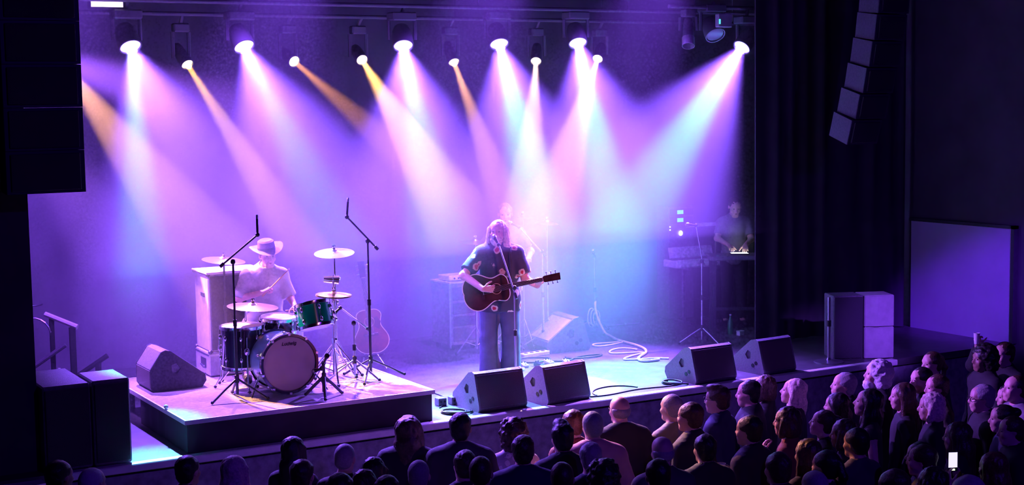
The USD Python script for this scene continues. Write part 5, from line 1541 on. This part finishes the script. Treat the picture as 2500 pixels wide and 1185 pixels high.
# ------------------------------------------------------------------ percussionist behind the singer
P_LOC, P_RZ = (1.24, 3.25, 1.2), 152.0
JP = standing(elR=(0.3, 0.02, 1.18), elL=(-0.3, 0.02, 1.18), wrR=(0.3, 0.24, 1.14), wrL=(-0.26, 0.25, 1.12), handR=((-0.1, 0.95, 0.0), (0, 0, -1), (70, 75, 80, 85)), handL=((0.1, 0.95, 0.0), (0, 0, -1), (70, 75, 80, 85)), pitch=-6)
dressed('short-haired person in grey standing in the haze right behind the singer', P_LOC, P_RZ, JP, 0, dict(sleeve=0.8, hem=0.14, g=0.018), CLOTH['grey'], CLOTH['charcoal'], 'short', 'grey', scale=1.035, coarse=0.02, hands=0.006, head=0.008)
for (x, y, z, h, R_, rx, l1, l2) in ((0.72, 3.08, 2.6, 1.36, 0.2, 3, 'hazy cymbal level at the singer\'s right shoulder, left of his head', 'stand of the hazy cymbal left of the singer'),
                                     (1.78, 3.15, 2.77, 1.53, 0.15, 5, 'small hazy cymbal farthest right behind the singer\'s head', 'stand of the small cymbal farthest right behind the singer'),
                                     (1.52, 3.3, 2.84, 1.6, 0.15, -3, 'small hazy cymbal right beside the second musician\'s head', 'stand of the cymbal beside the second musician\'s head')):
    cymbal('crash_cymbal', l1, (x, y, z), R_, rx, 2)
    t = thing('cymbal_stand', l2, 'stand', (x, y, 1.2))
    tripod(t, h, M['steel'], 0.25, 30)
mic_label = ['microphone hanging from the boom before the second musician']
mic_stand('boom stand slanting up to the second musician\'s face', (1.62, 3.0, 1.2), 2.42, ((1.66, 3.0, 2.36), (1.3, 3.02, 2.74)), (-0.5, 0.3, 0.3), 30, m='steel')
cg = drum('hand_drum', 'hand drum on a stand before the second musician, hidden behind the singer', 'drum', (1.1, 2.95, 1.95), 0.15, 0.2, M['wood_red'], 6)
t = stand('drum_stand', 'stand under the hand drum behind the singer', (1.1, 2.95, 1.2), 0.72, 20)

# ------------------------------------------------------------------ stagehand in the right wing
W_LOC, W_RZ = (4.74, 3.15, 1.2), 150
JW = standing(pitch=-22, yaw=6, chest=(0, 0.03, 1.29), neck=(0, 0.03, 1.46), head=(0, 0.08, 1.62), elR=(0.24, 0.1, 1.2), elL=(-0.22, 0.1, 1.18), wrR=(0.12, 0.3, 1.13), wrL=(-0.1, 0.32, 1.12), handR=((-0.2, 0.9, -0.25), (0, -0.2, -1), 20), handL=((0.1, 0.9, -0.25), (0, -0.2, -1), 20))
dressed('person in a grey shirt bent over a lit screen in the dark right wing', W_LOC, W_RZ, JW, 0, dict(sleeve=0.75, hem=0.12), CLOTH['grey'], CLOTH['black'], 'short', 'brown', coarse=0.02, hands=0.006, head=0.008)
q = to_world(W_LOC, W_RZ, (0.02, 0.5, 0.0))
ds_ = thing('control_desk', 'dark slanted control desk in front of the stagehand', 'desk', (q[0], q[1], 1.2), W_RZ)
part(ds_, 'top', cbox((-0.4, -0.22, 0.96), (0.4, 0.22, 1.02), 0.01), M['cab'])
for sx in (-0.36, 0.32):
    part(ds_, 'leg', box((sx, -0.18, 0), (sx + 0.04, -0.14, 0.96)), M['dark_metal'])
    part(ds_, 'leg', box((sx, 0.14, 0), (sx + 0.04, 0.18, 0.96)), M['dark_metal'])
part(ds_, 'crossbar', box((-0.32, 0.15, 0.3), (0.32, 0.17, 0.34)), M['dark_metal'])
q = to_world(W_LOC, W_RZ, (0.0, 0.47, 1.022))
tbt = thing('tablet', 'glowing white tablet lying on the desk before the stagehand', 'tablet', q, W_RZ)
part(tbt, 'case', cbox((-0.12, -0.08, 0), (0.12, 0.08, 0.012), 0.003), M['black'])
part(tbt, 'screen', box((-0.11, -0.072, 0.0122), (0.11, 0.072, 0.0135)), M['screen_white'])

# ------------------------------------------------------------------ the audience
# x, y, height, pose, hair, hair colour, garment, its colour, skin, extra turn, label
CROWD = [
    (-2.57, -1.76, 1.70, 'wide', 'wavy', 'brown', 'jacket', 'black', 0, 0, 'broad person with a mane of shoulder-length hair below the drum platform\'s right end'),
    (-2.36, -2.27, 1.80, 'wide', 'short', 'black', 'jacket', 'charcoal', 1, 0, 'broad person in a dark jacket, head overlapping the stage edge left of the centre monitors'),
    (-1.86, -2.25, 1.68, 'slim', 'curly', 'brown', 'long', 'leaves', 0, 0, 'person with big curly hair and a pale patterned shirt, below the singer\'s monitor'),
    (-3.15, -3.11, 1.70, 'down', 'buzz', 'grey', 'jacket', 'black', 0, 0, 'cropped grey head low in the crowd, straight below the person with the mane'),
    (-2.70, -2.96, 1.68, 'down_tilt', 'short', 'brown', 'tee', 'black', 0, 10, 'left one of two heads close together below the broad person in the dark jacket'),
    (-2.86, -3.51, 1.77, 'down', 'buzz', 'brown', 'jacket', 'navy', 1, -8, 'right one of two heads close together below the broad person in the dark jacket'),
    (-3.60, -3.53, 1.74, 'down', 'short', 'black', 'long', 'black', 0, 0, 'dark head cut off by the bottom edge, under the right half of the drum platform'),
    (-2.26, -3.08, 1.76, 'wide', 'short', 'brown', 'jacket', 'navy', 0, 0, 'broad-shouldered person in navy, right in front of the curly-haired person'),
    (-3.31, -2.69, 1.65, 'slim', 'bob', 'black', 'long', 'black', 1, 0, 'short person with a dark bob, left of the low cropped grey head'),
    (-1.33, -2.32, 1.71, 'down', 'short', 'auburn', 'long', 'maroon', 3, 22, 'person with reddish short hair looking left, half hidden by the tall quiff in front'),
    (-1.81, -2.92, 1.77, 'down', 'quiff', 'black', 'jacket', 'black', 1, 8, 'person in black with a tall dark quiff, right of the curly-haired person'),
    (-1.43, -2.77, 1.79, 'wide', 'buzz', 'grey', 'jacket', 'pink', 0, 0, 'big man with cropped grey hair and a rose-grey textured jacket'),
    (-0.85, -2.31, 1.77, 'wide', 'bald', 'grey', 'jacket', 'black', 3, 6, 'bald man in a wide black coat against the stage front, right of the textured jacket'),
    (-0.35, -2.37, 1.74, 'down', 'buzz', 'grey', 'long', 'grey', 0, 16, 'person with a round grey cropped head and lit pale shoulder, against the stage front'),
    (-1.85, -3.38, 1.71, 'down', 'short', 'grey', 'tee', 'navy', 1, 0, 'dark head with a light crown right in front of the rose-grey textured jacket'),
    (-2.47, -3.97, 1.77, 'down', 'buzz', 'brown', 'tee', 'black', 0, 0, 'round head at the bottom edge, straight below the tall quiff'),
    (-2.03, -3.82, 1.68, 'slim', 'curly', 'black', 'long', 'black', 2, 0, 'curly dark head at the bottom edge, in front of the head with the light crown'),
    (-1.41, -3.69, 1.76, 'down', 'bald', 'grey', 'jacket', 'charcoal', 0, 0, 'bald round head in a charcoal jacket, right of the textured jacket\'s sleeve'),
    (-1.85, -4.24, 1.76, 'folded', 'short', 'black', 'long', 'white', 0, 0, 'person in a white long-sleeved shirt at the bottom edge, under the bald round head'),
    (-0.52, -2.86, 1.77, 'down', 'short', 'brown', 'jacket', 'black', 3, 30, 'bearded-looking man with dark hair and an orange-lit profile, in black'),
    (0.14, -2.38, 1.76, 'down', 'swept', 'brown', 'jacket', 'navy', 0, 32, 'man with swept-back hair and pale collar, in front of the right pair of monitors'),
    (0.62, -2.22, 1.73, 'wide', 'short', 'black', 'jacket', 'black', 3, 40, 'large dark-haired person with pink-lit face looking left, below the farthest right monitor'),
    (1.15, -1.80, 1.65, 'slim', 'bob', 'brown', 'long', 'black', 0, 24, 'small face peeping out just behind the large pink-lit person'),
    (1.10, -2.27, 1.70, 'slim_up', 'long', 'blond', 'tee', 'black', 0, 34, 'person with long light hair seen in profile, right of the pink-lit face'),
    (-0.90, -3.54, 1.68, 'down', 'short', 'black', 'jacket', 'black', 1, 0, 'dark silhouette between the bald round head and the orange-lit dark-haired person'),
    (-0.36, -3.42, 1.74, 'drink', 'short', 'black', 'jacket', 'black', 0, 28, 'dark-haired person with orange-lit cheek holding a cup, mid right of the crowd'),
    (0.19, -3.24, 1.71, 'reach', 'bob', 'brown', 'vest', 'maroon', 3, 34, 'person with a dark bob, bare orange-lit shoulder and one hand at the neck'),
    (-0.35, -4.10, 1.68, 'slim', 'long', 'brown', 'long', 'black', 0, 10, 'person with long dark hair right in front of the bare-shouldered one'),
    (-1.03, -4.55, 1.76, 'down', 'short', 'brown', 'jacket', 'black', 1, 0, 'dim dark head low in the crowd below the orange-lit hand'),
    (-1.16, -5.08, 1.76, 'wide', 'buzz', 'grey', 'tee', 'blue', 0, 0, 'large lilac-lit cropped head cut off by the bottom edge, right half'),
    (1.57, -2.42, 1.73, 'down_up', 'short', 'grey', 'jacket', 'black', 0, 40, 'grey-haired person in profile standing alone below the bare pole at the stage edge'),
    (2.06, -2.34, 1.77, 'down_up', 'curly', 'white', 'jacket', 'black', 0, 34, 'man with bushy white hair and beard brightly lit, below the pale loudspeaker boxes'),
    (1.17, -2.76, 1.64, 'slim', 'long', 'black', 'long', 'black', 0, 20, 'narrow lit face between long dark hair, below the grey-haired profile'),
    (0.65, -3.16, 1.62, 'slim_up', 'bun', 'brown', 'long', 'black', 0, 40, 'small person with tilted bright face and tied-up hair, right of the bare-shouldered one'),
    (0.43, -3.65, 1.65, 'slim', 'bob', 'brown', 'tee', 'black', 0, 34, 'short person with a dim lit face below the narrow face between long hair'),
    (1.11, -3.22, 1.76, 'slim_up', 'long', 'black', 'vest', 'black', 0, 36, 'person with long black hair, bright face and bare lit chest'),
    (1.75, -2.98, 1.70, 'slim', 'long', 'brown', 'long', 'black', 0, 34, 'person with a long bright face and brown hair, right of the black-haired one'),
    (2.53, -2.44, 1.68, 'down', 'short', 'black', 'jacket', 'black', 0, 44, 'black-haired person with bright profile, right of the bushy white-haired man'),
    (3.17, -1.96, 1.70, 'slim', 'ponytail', 'brown', 'long', 'black', 0, 40, 'person with a ponytail nearest the wall panel\'s left half, small bright face'),
    (0.15, -4.09, 1.70, 'down', 'short', 'black', 'long', 'charcoal', 1, 6, 'dim person in charcoal in the dark middle of the right half of the crowd'),
    (-0.54, -4.51, 1.70, 'slim', 'ponytail', 'black', 'long', 'black', 0, 20, 'person with a dark ponytail and a sliver of lit cheek, low in the right half'),
    (-0.73, -5.38, 1.77, 'down', 'short', 'brown', 'jacket', 'charcoal', 0, 20, 'head at the bottom edge with a dim lit cheek, left of the glowing phone'),
    (2.26, -2.90, 1.71, 'down', 'short', 'brown', 'tee', 'olive', 3, 40, 'person in olive with lit face and ear, just under the black-haired bright profile'),
    (1.63, -3.44, 1.70, 'slim', 'bob', 'blond', 'long', 'black', 0, 36, 'person with a fair bob and round lit face, below the one in olive'),
    (3.44, -2.38, 1.79, 'down', 'curly', 'black', 'jacket', 'black', 2, 34, 'person with big black curls in front of the wall panel'),
    (3.91, -2.22, 1.76, 'raised', 'short', 'brown', 'jacket', 'black', 0, 40, 'person at the right edge holding a cup up against the wall panel'),
    (2.15, -3.53, 1.73, 'down', 'short', 'grey', 'jacket', 'black', 0, 36, 'grey-haired person with a single lit cheek, alone in the dark below the curly black-haired one'),
    (2.62, -3.49, 1.76, 'down_up', 'buzz', 'brown', 'tee', 'grey', 3, 44, 'crop-haired person with bright cheeks at the right edge, under the raised cup'),
    (2.91, -3.15, 1.58, 'slim', 'bob', 'black', 'long', 'black', 0, 30, 'small dim person tucked behind the bright crop-haired one at the right edge'),
    (1.92, -3.96, 1.65, 'slim', 'bun', 'black', 'long', 'navy', 0, 34, 'person with a dark bun and lit chin near the right edge'),
    (1.55, -4.38, 1.67, 'down_tilt', 'short', 'brown', 'jacket', 'black', 0, 38, 'person with tilted lit face near the right edge, above right of the phone'),
    (1.11, -4.22, 1.65, 'slim', 'long', 'brown', 'long', 'black', 0, 26, 'dim long-haired person straight above the glowing phone'),
    (0.58, -4.33, 1.58, 'slim', 'short', 'black', 'tee', 'black', 0, 30, 'left one of two dim faces side by side, left of the glowing phone'),
    (0.22, -4.71, 1.68, 'down', 'short', 'brown', 'long', 'black', 3, 34, 'right one of two dim faces side by side, left of the glowing phone'),
    (0.53, -5.10, 1.66, 'phone', 'long', 'auburn', 'long', 'black', 0, 4, 'person with long reddish hair holding up the glowing phone'),
    (-0.45, -5.76, 1.77, 'down', 'short', 'grey', 'jacket', 'black', 0, 24, 'head at the bottom edge with grey temples, right under the glowing phone'),
    (0.98, -5.45, 1.73, 'wide', 'buzz', 'grey', 'tee', 'blue', 0, 10, 'broad person in blue at the bottom right corner with a lit shoulder'),
    (-0.28, -5.29, 1.70, 'slim', 'bob', 'black', 'long', 'black', 0, 24, 'dim person with a dark bob at the bottom, left below the glowing phone'),
    (-3.60, -1.82, 1.68, 'slim', 'long', 'black', 'long', 'black', 0, 0, 'person with long black hair dimly outlined below the middle of the drum platform'),
    (-3.87, -2.67, 1.71, 'down', 'short', 'brown', 'jacket', 'charcoal', 0, 0, 'brown-haired person in charcoal, straight in front of the one with long black hair'),
    (-3.34, -2.22, 1.67, 'down', 'buzz', 'grey', 'tee', 'black', 0, 0, 'round head with a bright crown arc, standing alone below the drum platform'),
    (-4.27, -2.37, 1.73, 'slim', 'long', 'blond', 'long', 'black', 0, 0, 'person with fair long hair lit along the right, at the bottom left'),
    (-4.00, -3.66, 1.84, 'wide', 'short', 'black', 'jacket', 'black', 0, 0, 'wide dark figure at the bottom edge below the round head with the bright crown'),
    (-4.48, -1.92, 1.67, 'down', 'short', 'black', 'jacket', 'black', 0, 0, 'black head in front of the lit triangle of stage floor at the left'),
    (-5.24, -2.13, 1.73, 'down', 'buzz', 'white', 'long', 'black', 0, 0, 'head with a bright white crown at the bottom left corner, under the loudspeaker boxes'),
    (-5.36, -1.66, 1.70, 'down', 'short', 'black', 'jacket', 'black', 1, 0, 'dark head at the far left, beside the pale ledge'),
    (-3.57, -3.10, 1.68, 'folded', 'bob', 'brown', 'long', 'beige', 0, 0, 'person in beige with a brown bob, left of the low cropped grey head'),
]
TR = ('denim', 'black', 'charcoal', 'navy')
for k, (x, y, H, pose, hair, hc, top, tc, sk, turn, label) in enumerate(CROWD):
    t, rz = spectator(x, y, H, pose, hair, hc, top, tc, label, sk, turn, TR[k % 4], glasses=k in (12, 20, 46))
    if 'white hair and beard' in label:
        J = POSES[pose]
        c, R = J['head'], rot(J['yaw'], J['pitch'], J['roll'])
        F = head_grid(J, 0.01, 0.19)
        F.ell(c + R @ A([0, 0.055, -0.1]), (0.064, 0.055, 0.06), 0.02, R)
        F.ell(c + R @ A([0, 0.115, -0.066]), (0.02, 0.02, 0.008), 0.006, R, 'sub')
        part(t, 'beard', rough(F.mesh(), 0.02, 45, 2), HAIR['white'], smooth=True)
    if pose == 'phone':
        q = in_person(x, y, H, rz, (-0.02, 0.36, 1.625))
        ph = thing('phone', 'glowing phone held up in the dark right half of the crowd', 'phone', q, rz - 32)
        part(ph, 'case', cbox((-0.038, -0.004, -0.075), (0.038, 0.005, 0.075), 0.003), M['black'])
        sc = part(ph, 'screen', box((-0.034, -0.0055, -0.045), (0.034, -0.0042, 0.07)), M['phone_screen'])
        part(ph, 'button_bar', box((-0.016, -0.0055, -0.068), (0.016, -0.0042, -0.055)), M['led_green'], 'pale green glowing strip')
    if pose == 'drink':
        q = in_person(x, y, H, rz, (0.105, 0.325, 1.19))
        dc = thing('drinking_cup', 'plastic cup held by the dark-haired person with the orange-lit cheek', 'cup', q, rz)
        part(dc, 'cup', lathe([(0, 0), (0.026, 0), (0.036, 0.11), (0.034, 0.11), (0.024, 0.004), (0, 0.004)], 20), M['clear_plastic'], smooth=40)
        part(dc, 'rim', at(ring(0.036, 0.003, 20, 6), (0, 0, 0.11)), M['white_plastic'])
    if pose == 'raised':
        q = in_person(x, y, H, rz, (0.135, 0.245, 1.745))
        bt = thing('drinking_cup', 'pale cup held up in a raised hand at the right edge', 'cup', q, rz)
        part(bt, 'cup', lathe([(0, 0), (0.024, 0), (0.032, 0.11), (0.030, 0.11), (0.022, 0.004), (0, 0.004)], 20), M['white_plastic'], smooth=40)
        part(bt, 'rim', at(ring(0.032, 0.003, 20, 6), (0, 0, 0.11)), M['white_plastic'])

# ------------------------------------------------------------------ haze
def haze_layer(name, density, lo, hi, label):
    m = usdkit.material(stage, '/World/Looks/' + name, {'v': ('principled_volume', {'color': (0.92, 0.92, 0.94), 'density': density, 'anisotropy': HAZE_ANISO})}, volume='v.volume')
    tag(struct('haze', box(lo, hi), m), label, 'haze', None, 'stuff')


haze_layer('haze', HAZE_DENSITY, (-5.08, 0.75, 2.701), (6.5, 4.65, 7.3), 'thick upper haze drifting in the beams of the stage lamps')
haze_layer('haze_low', LOW_HAZE_DENSITY, (-5.08, 1.2, 1.21), (6.5, 4.65, 2.699), 'thinner haze low over the stage floor around the musicians')
